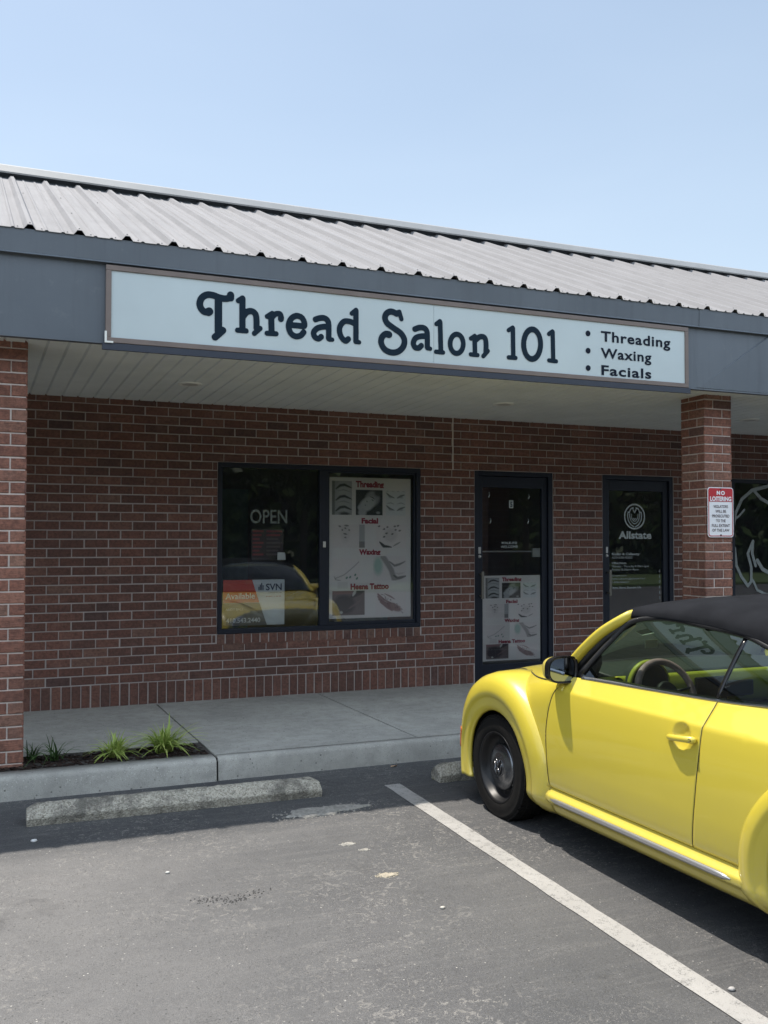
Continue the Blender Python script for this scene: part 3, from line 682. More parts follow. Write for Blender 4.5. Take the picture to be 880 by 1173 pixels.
A([(292+35*math.cos(a), 180+51*math.sin(a)) for a in np.linspace(0, 2*math.pi, 25)], 13)
cuts_.append(len(strokes))
A([(387, 150), (389, 232)], 13); A([(388, 138), (367, 152)], 11); A([(366, 236), (403, 240)], 11)
A([(392, 160), (415, 143), (438, 146), (447, 170), (447, 222)], 14, True); A([(457, 218), (433, 245)], 11.5)
cuts_.append(len(strokes))
A([(590, 98), (592, 250)], 13); A([(589, 94), (567, 108)], 11); A([(567, 252), (605, 255)], 11)
cuts_.append(len(strokes))
A([(692+45*math.cos(a), 182+79*math.sin(a)) for a in np.linspace(0, 2*math.pi, 29)], 15)
cuts_.append(len(strokes))
A([(801, 118), (804, 264)], 13); A([(800, 114), (780, 128)], 11); A([(781, 268), (820, 273)], 11)
cuts_.append(len(strokes))
for a_, b_ in zip(cuts_[:-1], cuts_[1:]):
    o = sdf_mesh('letter', strokes[a_:b_], SY-.005, M['ink'], sign, .0045); o.location = -so
def stext(s, xa, xb, zb, zt): 
    o = make_text('small_lettering', s, xa, xb, zb, zt, SY-.005, M['ink2'], None, .024, gap=1.10); o.parent = sign; o.location = -so
stext('Threading', 4.816, 5.534, 3.334, 3.424); stext('Waxing', 4.813, 5.332, 3.194, 3.282); stext('Facials', 4.818, 5.330, 3.052, 3.138)
for z in (3.386, 3.242, 3.098):
    p = MB(); p.lathe([(0, 0), (.024, 0)], 'y', (4.687-so.x, -.005, z-so.z), 20); p.build('bullet', M['ink2'], sign)

# ------------------------------------------------------------------ no loitering sign
nx0, nx1, nz0, nz1 = 6.181, 6.482, 1.702, 2.160; ny = 6.984
nl = tag(empty('no_loitering_sign', ((nx0+nx1)/2, ny, nz0)), 'red and white NO LOITERING sign fixed to the brick pillar', 'sign'); no = nl.location.copy()
def rrect(x0, x1, z0, z1, r_, y, n=6):
    pts = []
    for cx_, cz_, a in ((x1-r_, z1-r_, 0), (x0+r_, z1-r_, 90), (x0+r_, z0+r_, 180), (x1-r_, z0+r_, 270)):
        for k in range(n+1): b_ = R(a+90*k/n); pts.append((cx_+r_*math.cos(b_), y, cz_+r_*math.sin(b_)))
    return pts
def npart(vs, fs, n, m, **k):
    mb = MB(); mb.add([tuple(V3(p)-no) for p in vs], fs); return mb.build(n, m, nl, **k)
P = rrect(nx0, nx1, nz0, nz1, .03, ny); 
o = npart(P, [tuple(range(len(P)))], 'plate', M['signwhite'], solid=.002)
P1 = rrect(nx0+.008, nx1-.008, nz0+.008, nz1-.008, .024, ny-.002); P2 = rrect(nx0+.016, nx1-.016, nz0+.016, nz1-.016, .018, ny-.002); n = len(P1)
npart(P1+P2, [(k, (k+1) % n, n+(k+1) % n, n+k) for k in range(n)], 'border', M['red'])
P = [p for p in rrect(nx0+.016, nx1-.016, nz0+.016, nz1-.016, .018, ny-.0022) if p[2] > 1.9]; P = P+[(nx0+.016, ny-.0022, 2.028), (nx1-.016, ny-.0022, 2.028)]
npart(P, [tuple(range(len(P)))], 'red_panel', M['red'])
def ntext(s, xa, xb, zb, zt, m, b=.03, gap=1.):
    o = make_text('lettering', s, xa, xb, zb, zt, ny-.0035, m, None, b, gap=gap); o.parent = nl; o.location = -no
ntext('NO', 6.285, 6.380, 2.092, 2.130, M['signwhite'], .05, 1.3); ntext('LOITERING', 6.208, 6.456, 2.036, 2.078, M['signwhite'], .04)
g_ = plain('sign_dark_text', (.09, .06, .07), .5)
for i, s in enumerate(('VIOLATORS', 'WILL BE', 'PROSECUTED', 'TO THE', 'FULL EXTENT', 'OF THE LAW')):
    w_ = {9: .085, 7: .062, 10: .10, 6: .055, 11: .105}[len(s)]; z = 1.972-.0435*i; ntext(s, 6.3315-w_, 6.3315+w_, z, z+.027, g_, .012)
for z in (2.145, 1.722):
    p = MB(); p.lathe([(0, -.006), (.007, -.005), (.008, 0)], 'y', (0, -.002, z-no.z), 12); p.build('screw', plain('screw', (.05, .05, .05), .5), nl)

# ------------------------------------------------------------------ printed posters (flat prints in the windows)
class Canvas:
    def __init__(s, w, h, bg): s.w, s.h = w, h; s.U, s.V = np.meshgrid((np.arange(w)+.5)/w, (np.arange(h)+.5)/h, indexing='ij'); s.C = np.zeros((w, h, 3))+np.array(bg); s.asp = h/w
    def blend(s, m, c): s.C = s.C*(1-m[..., None])+np.array(c)*m[..., None]
    def rect(s, u0, u1, v0, v1, c, a=1, clip=None): s.blend(((s.U > u0)*(s.U < u1)*(s.V > v0)*(s.V < v1))*float(a), c)
    def ell(s, u, v, a, b, c, al=1, soft=.25, rot=0, clip=None):
        du = s.U-u; dv = (s.V-v)*s.asp; cr_, sr = math.cos(rot), math.sin(rot); x = du*cr_+dv*sr; y = -du*sr+dv*cr_
        d = np.hypot(x/a, y/(b)); m = np.clip((1-d)/soft, 0, 1)*al
        if clip: m = m*((s.U > clip[0])*(s.U < clip[1])*(s.V > clip[2])*(s.V < clip[3]))
        s.blend(m, c)
    def stroke(s, pts, w, c, al=1, clip=None, taper=True):
        D = np.full(s.U.shape, 9.); n = len(pts)-1; X, Y = s.U, s.V*s.asp
        for i, ((x0, y0), (x1, y1)) in enumerate(zip(pts[:-1], pts[1:])):
            y0, y1 = y0*s.asp, y1*s.asp; dx, dy = x1-x0, y1-y0; t = np.clip(((X-x0)*dx+(Y-y0)*dy)/(dx*dx+dy*dy+1e-9), 0, 1)
            ww = w*(1 if not taper else np.sin(np.pi*(.12+.76*(i+t)/n)))
            D = np.minimum(D, np.hypot(X-x0-t*dx, Y-y0-t*dy)/ww)
        m = np.clip((1.3-D)/.6, 0, 1)*al
        if clip: m = m*((s.U > clip[0])*(s.U < clip[1])*(s.V > clip[2])*(s.V < clip[3]))
        s.blend(m, c)
def poster_canvas(w, h):
    k = Canvas(w, h, (.72, .69, .67)); g = lambda v: (v*.98, v, v*1.0); sk = lambda v: (v*1.06, v*.98, v*.96)
    # brow picture
    c = (.055, .29, .027, .27); k.rect(*c, g(.33)); k.ell(.20, .15, .13, .26, g(.46), .9, .5, clip=c); k.rect(.055, .085, .027, .27, g(.10), .7)
    for v in (.055, .135, .21): k.stroke([(.10, v+.03), (.15, v+.005), (.20, v), (.28, v+.02)], .016, g(.03), .95, c); k.stroke([(.12, v+.045), (.19, v+.035), (.27, v+.05)], .006, g(.2), .7, c)
    k.ell(.20, .262, .075, .03, g(.03), .9, .5, clip=c)
    # reclining face
    c = (.335, .655, .087, .27); k.rect(*c, g(.025)); k.ell(.53, .15, .10, .11, g(.30), 1, .3, .5, clip=c); k.ell(.47, .19, .085, .13, g(.48), 1, .3, .9, clip=c); k.ell(.41, .25, .06, .06, g(.42), 1, .4, clip=c)
    k.ell(.385, .215, .035, .04, g(.45), 1, .4, clip=c); k.stroke([(.50, .135), (.53, .14), (.56, .155)], .006, g(.05), .9, c); k.stroke([(.46, .165), (.47, .175)], .007, g(.1), .8, c); k.stroke([(.44, .195), (.45, .20)], .008, g(.12), .8, c); k.stroke([(.52, .155), (.545, .165)], .006, g(.06), .9, c)
    k.ell(.60, .25, .03, .02, g(.3), .9, .5, clip=c); k.ell(.60, .11, .06, .05, g(.06), .9, .5, clip=c)
    # lashes
    c = (.69, .935, .09, .27); k.rect(*c, g(.66))
    for (u, v, f) in ((.75, .125, 1), (.88, .125, -1), (.75, .215, 1), (.88, .215, -1)):
        k.stroke([(u-.05, v-.018*f), (u-.01, v+.004), (u+.045, v+.004+.012*f)], .011, g(.08), .85, c); k.ell(u, v+.012, .035, .018, g(.30), .7, .7, clip=c); k.stroke([(u-.05, v-.03), (u, v-.038), (u+.045, v-.028)], .006, g(.15), .6, c)
    # facial pictures
    c = (.06, .44, .335, .50); k.rect(*c, sk(.66)); k.rect(.37, .44, .335, .455, g(.36), .8); k.rect(.37, .44, .455, .5, g(.12), .8)
    k.ell(.21, .40, .07, .13, sk(.58), .9, .4, clip=c)
    for p in ([(.13, .345), (.16, .352)], [(.20, .342), (.25, .345)], [(.17, .37), (.18, .38)], [(.20, .36), (.22, .365)], [(.19, .40), (.23, .405)], [(.20, .425), (.22, .43)], [(.25, .37), (.26, .38)]): k.stroke(p, .010, g(.10), .8, c)
    c = (.57, .94, .335, .50); k.rect(*c, sk(.68)); k.ell(.75, .41, .10, .10, sk(.56), .9, .4, .5, clip=c); k.stroke([(.62, .46), (.67, .49), (.76, .497)], .018, g(.02), .95, c); k.stroke([(.78, .49), (.87, .46)], .008, g(.15), .8, c)
    for (u, v) in ((.60, .35), (.66, .37), (.70, .355), (.79, .35), (.83, .345), (.80, .375), (.69, .40), (.76, .405), (.85, .38), (.66, .425)): k.stroke([(u, v), (u+.025, v-.006)], .010, g(.06), .85, c)
    # waxing
    c = (.06, .38, .575, .735); k.rect(*c, sk(.68)); k.stroke([(.10, .715), (.2, .69), (.30, .64), (.37, .60)], .005, g(.2), .7, c, False); k.stroke([(.08, .70), (.10, .725), (.16, .73)], .006, g(.2), .7, c)
    for u, v in ((.22, .72), (.26, .715), (.32, .70), (.34, .725)): k.stroke([(u, v), (u+.015, v-.015)], .010, (.03, .17, .12), .9, c)
    c = (.54, .94, .56, .735); k.rect(*c, sk(.67)); k.ell(.60, .63, .07, .14, (.36, .50, .44), .9, .5, clip=c)
    k.stroke([(.66, .565), (.72, .62), (.76, .66), (.80, .735)], .032, sk(.27), .85, c, False); k.stroke([(.74, .60), (.80, .63), (.86, .62), (.93, .60)], .014, g(.14), .8, c); k.stroke([(.79, .70), (.84, .72), (.88, .715), (.94, .705)], .018, g(.10), .8, c); k.stroke([(.80, .68), (.85, .69), (.92, .68)], .010, sk(.5), .8, c)
    # painted hands
    c = (.06, .44, .805, .975); k.rect(*c, (.17, .13, .13)); k.rect(.06, .30, .805, .83, (.30, .16, .17), .8); k.ell(.20, .90, .15, .13, (.045, .035, .045), .95, .3, .2, clip=c); k.stroke([(.28, .85), (.36, .82), (.42, .81)], .03, (.05, .04, .05), .9, c)
    k.stroke([(.30, .84), (.335, .80)], .016, (.62, .62, .6), .9, c); k.ell(.165, .955, .022, .02, (.6, .6, .55), .9, .4, clip=c); k.stroke([(.25, .93), (.33, .90), (.40, .87)], .012, (.22, .15, .15), .7, c)
    c = (.57, .94, .815, .975); k.rect(*c, sk(.68)); k.ell(.79, .925, .12, .05, (.26, .15, .14), .95, .3, .45, clip=c)
    for u, v in ((.60, .845), (.60, .862), (.61, .88), (.63, .90)): k.stroke([(u, v-.012), (u+.08, v+.03), (u+.14, v+.05)], .011, (.24, .13, .13), .9, c, False)
    for i in range(30): u = random.uniform(.62, .9); v = .85+(u-.62)*.38+random.uniform(-.03, .02); k.stroke([(u, v), (u+.015, v+.006)], .004, (.08, .04, .05), .7, c)
    k.stroke([(.68, .83), (.75, .85), (.80, .87)], .010, (.24, .14, .14), .8, c); k.rect(.12, .24, .74, .79, (.52, .47, .47), .4)
    return k
def canvas_mesh(k):
    w, h = k.w, k.h; me = bpy.data.meshes.new('print'); vs = []
    for i in range(w):
        for j in range(h): vs.append((i/(w-1), 0, 1-j/(h-1)))
    fs = [(i*h+j, i*h+j+1, (i+1)*h+j+1, (i+1)*h+j) for i in range(w-1) for j in range(h-1)]
    me.from_pydata(vs, [], fs); a = me.color_attributes.new('ink', 'FLOAT_COLOR', 'POINT')
    a.data.foreach_set('color', np.concatenate([k.C, np.ones((w, h, 1))], 2).reshape(-1).astype(np.float32)); return me
pm = N('poster_print'); at = pm.n('Attribute', attribute_name='ink'); pm.bsdf(at.outputs['Color'], .4, 0, .4); M['poster'] = pm.m
pme = canvas_mesh(poster_canvas(150, 250)); pme.materials.append(M['poster'])
M['burg'] = plain('burgundy_print', (.30, .02, .05), .5)
def poster(x0, x1, z0, z1, Y, label):
    e = tag(empty('service_poster', (x0, Y, z0)), label, 'poster', 'salon service posters')
    o = bpy.data.objects.new('sheet', pme); o.scale = (x1-x0, 1, z1-z0); link(o, e)
    for s, u0, u1, v0, v1 in (('Threading', .33, .67, .02, .066), ('Facial', .40, .60, .285, .325), ('Waxing', .37, .63, .508, .548), ('Heena Tattoo', .27, .73, .752, .795)):
        H = z1-z0; W = x1-x0; t_ = make_text('heading', s, u0*W, u1*W, (1-v1)*H, (1-v0)*H, -.002, M['burg'], e, .055)
    return e
poster(3.292, 4.207, .884, 2.308, YW+.052, 'tall salon poster of brows, faces and hands in the right window pane')
poster(5.060, 5.780, .375, 1.292, YW+.062, 'salon poster of brows, faces and hands low on the glass door')
# realtor sign
rs = tag(empty('realtor_sign', (2.232, YW+.05, .848)), 'red and white Available sign in the lower left of the salon window', 'sign')
def rp_(pts, n, m, y=0):
    mb = MB(); mb.add([(p[0]-2.232, y, p[1]-.848) for p in pts], [tuple(range(len(pts)))]); return mb.build(n, m, rs)
rx0, rx1, rz0, rz1 = 2.232, 2.845, .848, 1.288; rm_ = 1.068
rp_([(rx0, rz0), (rx1, rz0), (rx1, rz1), (rx0, rz1)], 'sheet', plain('realtor_white', (.60, .64, .66), .4))
rp_([(rx0, rm_), (rx0+.358, rm_), (rx0+.285, rz1), (rx0, rz1)], 'red_block', plain('realtor_red', (.55, .05, .03), .4), -.002)
rp_([(rx0, rz0), (rx0+.435, rz0), (rx0+.358, rm_-.002), (rx0, rm_-.002)], 'grey_block', plain('realtor_grey', (.115, .115, .125), .4), -.002)
def rt(s, a, b, z0_, z1_, m, bo=.0, sl=0):
    o = make_text('lettering', s, a-2.232, b-2.232, z0_-.848, z1_-.848, -.004, m, rs, bo, slant=sl)
rt('Available', 2.255, 2.545, 1.105, 1.165, M['white'], .012); rt('ANDY BALL', 2.258, 2.43, .995, 1.018, M['white']); rt('410.543.2440', 2.262, 2.600, .878, .924, M['white'], .02)
nb = plain('realtor_navy', (.02, .03, .08), .4); rt('SVN', 2.655, 2.815, 1.185, 1.252, nb, .02); rt('commercial real estate', 2.68, 2.815, 1.155, 1.166, nb); rt('MILLER', 2.66, 2.815, 1.118, 1.130, plain('realtor_rust', (.35, .05, .04), .4))
for i, (hh) in enumerate((.035, .055, .072, .05)):
    p = MB(); p.quad((2.580+i*.014-2.232, -.004, 1.185-.848), (2.590+i*.014-2.232, -.004, 1.185-.848), (2.590+i*.014-2.232, -.004, 1.185+hh-.848), (2.580+i*.014-2.232, -.004, 1.185+hh-.848)); p.build('logo_bar', nb, rs)
# OPEN letters and price board hanging inside
op = tag(empty('open_sign', (2.51, YW+.10, 1.835)), 'pale OPEN lettering hanging above the price board in the left pane', 'sign')
make_text('lettering', 'OPEN', 0, .375, .004, .145, 0, plain('open_letters', (.42, .46, .42), .5), op, .01)
pb = tag(empty('price_board', (2.535, YW+.14, 1.48)), 'dark red price board hanging below the OPEN lettering', 'board')
p = MB(); p.box(0, .325, 0, .01, 0, .30); p.build('board', plain('price_board', (.05, .03, .035), .5), pb)
for i in range(7):
    for a, b in ((.01, .12), (.15, .31)):
        p = MB(); p.box(a, b-(.02*(i % 3)), -.003, -.001, .27-.038*i, .288-.038*i); p.build('price_line', plain('price_row', (.32, .05, .06) if i < 2 or a < .1 else (.15, .11, .11), .5), pb)
ca = MB(); ca.quad((0, 0, 0), (.085, 0, 0), (.080, 0, .072), (.002, 0, .075)); o = ca.build('notice_card', M['white']); o.location = (2.77, YW+.05, 1.478); tag(o, 'small white notice card stuck on the left window pane', 'card')

# ------------------------------------------------------------------ ground
def gz(y): return -.02*(6.7-max(min(y, 6.7), -12))
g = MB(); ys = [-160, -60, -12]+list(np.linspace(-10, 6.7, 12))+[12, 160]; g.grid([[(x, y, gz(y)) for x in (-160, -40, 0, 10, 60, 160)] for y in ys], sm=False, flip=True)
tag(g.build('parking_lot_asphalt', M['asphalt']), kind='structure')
JX = [1.6+1.575*k for k in range(-9, 15)]
s = MB()
for a, b in zip(JX[:-1], JX[1:]):
    y0 = 6.792 if a > 1.5 or b < -6 else 7.28
    yb = YW+.02
    s.box(a+.006, b-.006, y0+.02 if y0 > 7 else y0+.0, yb, .0, .16)
o = tag(s.build('sidewalk', M['sidewalk'], bevel=.004, bseg=2), kind='structure')
s = MB(); s.box(JX[0], JX[-1], 6.74, YW+.05, -.05, .150); tag(s.build('sidewalk_joint_filler', plain('joint_dirt', (.05, .045, .04), .95)), kind='structure')
# kerbs
def kerb(x0, x1, y0, y1, zt, name='kerb'):
    n = int((x1-x0)*45); prof = [(y0, -.1), (y0+.004, .03), (y0+.010, zt-.032), (y0+.017, zt-.013), (y0+.030, zt-.003), (y0+.045, zt), (y1, zt), (y1, -.1)]; jj = [0, .001, .0016, .0032, .0026, .001, 0, 0]
    mb = MB(); rows = []
    for i in range(n+1):
        x = lerp(x0, x1, i/n); rows.append([(x, y+random.uniform(-1, 1)*q_, z+random.uniform(-1, .5)*q_) for (y, z), q_ in zip(prof, jj)])
    mb.grid(rows, sm=True); mb.add(rows[0], [tuple(range(8))]); mb.add(rows[-1], [tuple(range(8))[::-1]])
    return mb.build(name, M['kerb'])
k1 = kerb(1.607, 12.0, 6.70, 6.80, .1612); tag(k1, kind='structure'); k1.name = 'kerb'
k2 = kerb(-6.2, 1.592, 6.69, 6.86, .155); k2.name = 'planter_kerb'; tag(k2, kind='structure')
m = MB(); nx_, ny_ = 160, 10
m.grid([[(x, y, .135+.012*math.sin(x*9+y*31)+random.uniform(-.008, .012)-(.02 if y > 7.27 or y < 6.87 else 0)) for y in np.linspace(6.85, 7.30, ny_)] for x in np.linspace(-6.1, 1.600, nx_)], sm=False)
for i in range(2600):
    x, y = random.uniform(-1.2, 1.57), random.uniform(6.88, 7.27); L = random.uniform(.008, .03); a = random.uniform(0, math.pi); z = .145+random.uniform(0, .012); w = L*.25; c_, s_ = math.cos(a), math.sin(a); t_ = random.uniform(-.3, .3)*L
    m.add([(x-c_*L-s_*w, y-s_*L+c_*w, z-t_), (x+c_*L-s_*w, y+s_*L+c_*w, z+t_), (x+c_*L+s_*w, y+s_*L-c_*w, z+t_+.004), (x-c_*L+s_*w, y-s_*L-c_*w, z-t_+.004)], [(0, 1, 2, 3)])
tag(m.build('mulch_bed', M['mulch']), kind='stuff', label='dark mulch in the planting strip by the left pillar')
s = MB(); s.box(1.592, 1.606, 6.72, 7.32, 0, .13); tag(s.build('kerb_joint_filler', M['under']), kind='structure')
# plants
def clump(name, x, y, n, L, mat, label, spread=.7, w=.006):
    mb = MB(); tn = []
    for i in range(n):
        a = random.uniform(0, 2*math.pi); l = L*random.uniform(.6, 1.1); lean = random.uniform(.25, 1.35)*spread; bx, by = random.gauss(0, .018), random.gauss(0, .018)
        pts = []; ww = w*random.uniform(.7, 1.2); seg = 7; dr = random.uniform(.5, 1.3)
        for k in range(seg+1):
            t = k/seg; r_ = l*lean*(.35*t+.65*t**1.6); z = l*(t*(1-.12*lean)-.72*dr*lean*t**2.4)
            pts.append((bx+math.cos(a)*r_, by+math.sin(a)*r_, z))
        px_, py_ = -math.sin(a), math.cos(a); tone = random.random(); vs = []
        for k, p in enumerate(pts):
            q = ww*(1-(k/seg)**2.2)+.0006
            for s_, tt in ((-1, .05), (-.35, 0.9), (.35, .9), (1, .05)):
                vs.append((p[0]+px_*q*s_, p[1]+py_*q*s_, p[2]-abs(s_)*.0015)); tn.append(((.25+.75*tone)*(1-tt*.75) if mat == 'lirio' else tone*(.6+.4*tt), 0, 0, 1))
        mb.add(vs, [(k*4+j, k*4+j+1, k*4+j+5, k*4+j+4) for k in range(seg) for j in range(3)], True)
    o = mb.build(name, M[mat], attr={'tone': tn}); o.location = (x, y, .14); return tag(o, label, 'plant', 'plants in the mulch bed')
clump('striped_grass_plant', 1.30, 7.06, 150, .30, 'lirio', 'taller yellow striped grassy plant nearest the corner of the mulch bed', .85, .009)
clump('striped_grass_plant', .955, 7.05, 115, .245, 'lirio', 'yellow striped grassy plant in the middle of the mulch bed', .85, .008)
clump('grass_plant', .555, 7.09, 30, .26, 'grassd', 'thin dark green grass tuft between the pillar and the striped plants', .8, .005)
clump('grass_plant', .415, 7.19, 20, .21, 'grassd', 'smallest dark grass tuft right against the left brick pillar', .8, .005)

# wheel stops
def wheel_stop(x0, x1, yf, rz, label):
    L = x1-x0; pr = [(.014, 0), (0, .056), (.066, .114), (.112, .119), (.160, .062), (.152, 0)]; mb = MB(); n = 60; rows = []
    for i in range(n+1):
        t = i/n; x = L*t; e = min(t*L, (1-t)*L); sh = 1 if e > .05 else .78+.22*e/.05; 
        xx = x+(0 if 0 < i < n else 0)
        rows.append([(xx+(.03*(1-sh)*0), .0825+(p[0]-.0825)*(.9+.1*sh)+random.uniform(-.003, .003), p[1]*sh+random.uniform(-.003, .003)*(p[1] > 0)) for p in pr])
    mb.grid(rows, sm=False); mb.add(rows[0], [tuple(range(6))]); mb.add(rows[-1], [tuple(range(6))[::-1]])
    o = mb.build('wheel_stop', M['stop']); o.location = (x0, yf, gz(yf)-.003); o.rotation_euler = (0, 0, rz)
    m_ = o.modifiers.new('b', 'BEVEL'); m_.width = .008; m_.segments = 2; m_.limit_method = 'ANGLE'; m_.angle_limit = R(25)
    return tag(o, label, 'wheel stop', 'concrete wheel stops')
wheel_stop(.325, 2.145, 6.09, R(-.9), 'rough concrete wheel stop in the empty parking bay')
wheel_stop(3.02, 4.85, 6.08, 0, 'rough concrete wheel stop behind the yellow car front wheel')
# painted line
ln = MB(); nL = 60
def lx(y): return 2.692+(2.645-2.692)*(6.18-y)/(6.18-2.77)
rows = []
for i in range(nL+1):
    y = lerp(6.17, -1.2, i/nL); c = lx(y); hw = .058; j1, j2 = random.uniform(-.003, .003), random.uniform(-.003, .003); rows.append([(c-hw+j1, y, gz(y)+.004), (c+hw+j2, y, gz(y)+.004)])
ln.grid(rows, sm=False); tag(ln.build('parking_line', M['line']), kind='structure')
for dx in (-2.75, 2.75, 5.5, -5.5, 8.25):
    q = MB(); q.grid([[(p[0]+dx, p[1], p[2]) for p in r_] for r_ in rows], sm=False); tag(q.build('parking_line', M['line']), kind='structure')
# spilled concrete patch and chips
def patch(name, cx_, cy_, rx, ry, n, mat, label, zt=.008, seed=1, rot=0):
    rg = random.Random(seed); mb = MB(); vs = []; N_ = 44; ph_ = [rg.uniform(0, 6.28) for _ in range(6)]
    rr_ = [1+.16*math.sin(3*a+ph_[0])+.12*math.sin(5*a+ph_[1])+.09*math.sin(9*a+ph_[2])+rg.uniform(-.08, .08) for a in np.linspace(0, 2*math.pi, N_, endpoint=False)]
    rings = [1.0, .93, .75, .5, .25]; 
    for ri, q in enumerate(rings):
        for k in range(N_):
            a = 2*math.pi*k/N_; x = rx*rr_[k]*q*math.cos(a); y = ry*rr_[k]*q*math.sin(a)
            z = (0.0 if ri == 0 else zt*(.6+.4*rg.random())); vs.append((x, y, z))
    fs = [(r_*N_+k, r_*N_+(k+1) % N_, (r_+1)*N_+(k+1) % N_, (r_+1)*N_+k) for r_ in range(len(rings)-1) for k in range(N_)]; fs.append(tuple((len(rings)-1)*N_+k for k in range(N_)))
    mb.add(vs, fs, True)
    for i in range(n):
        a = rg.uniform(0, 6.28); q = rg.uniform(.7, 1.5); x, y = rx*q*math.cos(a), ry*q*math.sin(a); s_ = rg.uniform(.002, .007)
        mb.add([(x-s_, y-s_, 0), (x+s_, y-s_*.6, 0), (x+s_*.7, y+s_, 0), (x-s_*.8, y+s_*.7, 0), (x, y, s_*.8)], [(0, 1, 4), (1, 2, 4), (2, 3, 4), (3, 0, 4)])
    o = mb.build(name, mat); o.location = (cx_, cy_, gz(cy_)+.001); o.rotation_euler = (R(1.15), 0, rot); return tag(o, label, 'residue')
patch('concrete_residue', 2.05, 5.765, .25, .078, 260, M['sand'], 'grey crusted concrete spill at the right end of the wheel stop', .012, 3, R(4))
patch('concrete_residue', 1.97, 5.13, .036, .022, 60, M['sand'], 'small pale crumb patch on asphalt beyond the larger cream chip', .005, 5)
patch('concrete_residue', 2.02, 5.01, .024, .014, 30, M['sand'], 'tiny pale crumbs just below the small crumb patch', .004, 6)
patch('paint_chip', 1.985, 4.61, .044, .028, 40, plain('cream_chip', (.30, .265, .205), .8, var=.25, vs=60, bump=.4), 'cream coloured chip patch lying on open asphalt left of the line', .005, 8)
def pebble(x, y, s_, c, label, nm='pebble', flat=.5):
    mb = MB(); rows = []
    for i in range(5):
        p_ = math.pi*i/4; rows.append([(s_*math.sin(p_)*math.cos(a)*(1+.15*math.sin(3*a)), s_*.8*math.sin(p_)*math.sin(a), flat*s_*math.cos(p_)) for a in np.linspace(0, 2*math.pi, 11)])
    mb.grid(rows); o = mb.build(nm, plain(nm, c, .7)); o.location = (x, y, gz(y)+flat*s_*.8); tag(o, label, nm.replace('_', ' ')); return o
pebble(.349, 5.81, .019, (.55, .55, .54), 'white pebble in the shade below the left end of wheel stop')
pebble(2.74, 2.985, .016, (.34, .33, .32), 'pale pebble just right of the white line near the camera')
pebble(2.055, 4.12, .013, (.45, .42, .37), 'small tan pebble in the middle of the open bay')
pebble(.95, 5.05, .012, (.50, .49, .46), 'grey pebble in the sunlit bay left of the asphalt scar')
def leaf(x, y, z, s_, c, label, rz):
    mb = MB(); rows = []
    for i in range(9):
        t = i/8; w = s_*.42*math.sin(math.pi*min(t*1.05, 1))**.8+.001; rows.append([(s_*(t-.5)*2, -w, .006+.010*t), (s_*(t-.5)*2, 0, .002+.004*math.sin(t*5)), (s_*(t-.5)*2, w, .010-.006*t)])
    mb.grid(rows); o = mb.build('dry_leaf', plain('dry_leaf', c, .8, var=.3, vs=50)); o.location = (x, y, z); o.rotation_euler = (0, 0, rz); tag(o, label, 'leaf')
leaf(2.90, 6.62, gz(6.62), .032, (.50, .33, .20), 'brown dry leaf lying against the foot of the kerb', .4)
leaf(.10, 6.60, gz(6.6), .034, (.28, .30, .08), 'yellow green leaf at the foot of the planter kerb', 2.1)
leaf(3.02, 6.20, gz(6.2), .02, (.30, .28, .10), 'small leaf beside the end of the hidden wheel stop', 1.1)
# broken asphalt scar: small crumbs
mb = MB(); rg = random.Random(4)
for i in range(150):
    t = rg.random(); x = 1.02+.30*t+rg.gauss(0, .03); y = 4.60+.04*math.sin(t*9)+rg.gauss(0, .022); s_ = rg.uniform(.002, .006)
    mb.add([(x-s_, y-s_, gz(y)), (x+s_, y-s_*.6, gz(y)), (x+s_*.7, y+s_, gz(y)), (x-s_*.8, y+s_*.7, gz(y)), (x, y, gz(y)+s_)], [(0, 1, 4), (1, 2, 4), (2, 3, 4), (3, 0, 4)])
tag(mb.build('asphalt_crumbs', plain('asphalt_crumb', (.055, .053, .052), .9)), 'dark loose asphalt crumbs scattered along a surface scar', kind='stuff')
mb = MB(); rg = random.Random(9)
for i in range(1300):
    x = rg.uniform(-.9, 3.2); y = rg.uniform(1.6, 5.7); cl_ = math.sin(x*3.1+1)*math.sin(y*2.3)+rg.uniform(-.6, .6)
    if cl_ < .35: continue
    s_ = rg.uniform(.0010, .0034)
    mb.add([(x-s_, y-s_, gz(y)), (x+s_, y-s_*.6, gz(y)), (x+s_*.7, y+s_, gz(y)), (x-s_*.8, y+s_*.7, gz(y)), (x, y, gz(y)+s_*.8)], [(0, 1, 4), (1, 2, 4), (2, 3, 4), (3, 0, 4)])
tag(mb.build('loose_grit', plain('grit', (.26, .25, .23), .9)), 'pale loose grit scattered over the sunlit asphalt', kind='stuff')

# ------------------------------------------------------------------ yellow convertible
car = tag(empty('convertible_car', (3.865, 5.27, -.045)), 'bright yellow rounded convertible with black cloth top and black steel wheels', 'car')
ZH, RR_, YR = .325, .355, -2.545
def Wp(y):
    if y > .2: q = min((y-.2)/.682, 1); return .865*(1-q**2.5)**(1/2.5)
    if y < -2.55: q = min((-2.55-y)/.865, 1); return .865*(1-q**2.4)**(1/2.4)
    return .865
side_p = hermite([.33, .345, .40, .50, .60, .70, .80, .872, .884, .898, .93, .97, 1.03], [.852, .858, .866, .873, .875, .872, .864, .854, .851, .840, .815, .784, .742])
sill_p = hermite([.150, .175, .20, .235, .250, .262, .290, .300, .315, .335], [.76, .800, .828, .846, .860, .878, .880, .874, .858, .846])
def side_x(y, z): return (side_p(z) if z > .33 else sill_p(z))*Wp(y)/.865
belt = hermite([-3.4, -2.9, -2.5, -2.2, -1.9, -.8], [.93, 1.0, 1.025, 1.022, 1.003, .968])
def sides(fn, *a):
    for s_ in (-1, 1): fn(s_, *a)
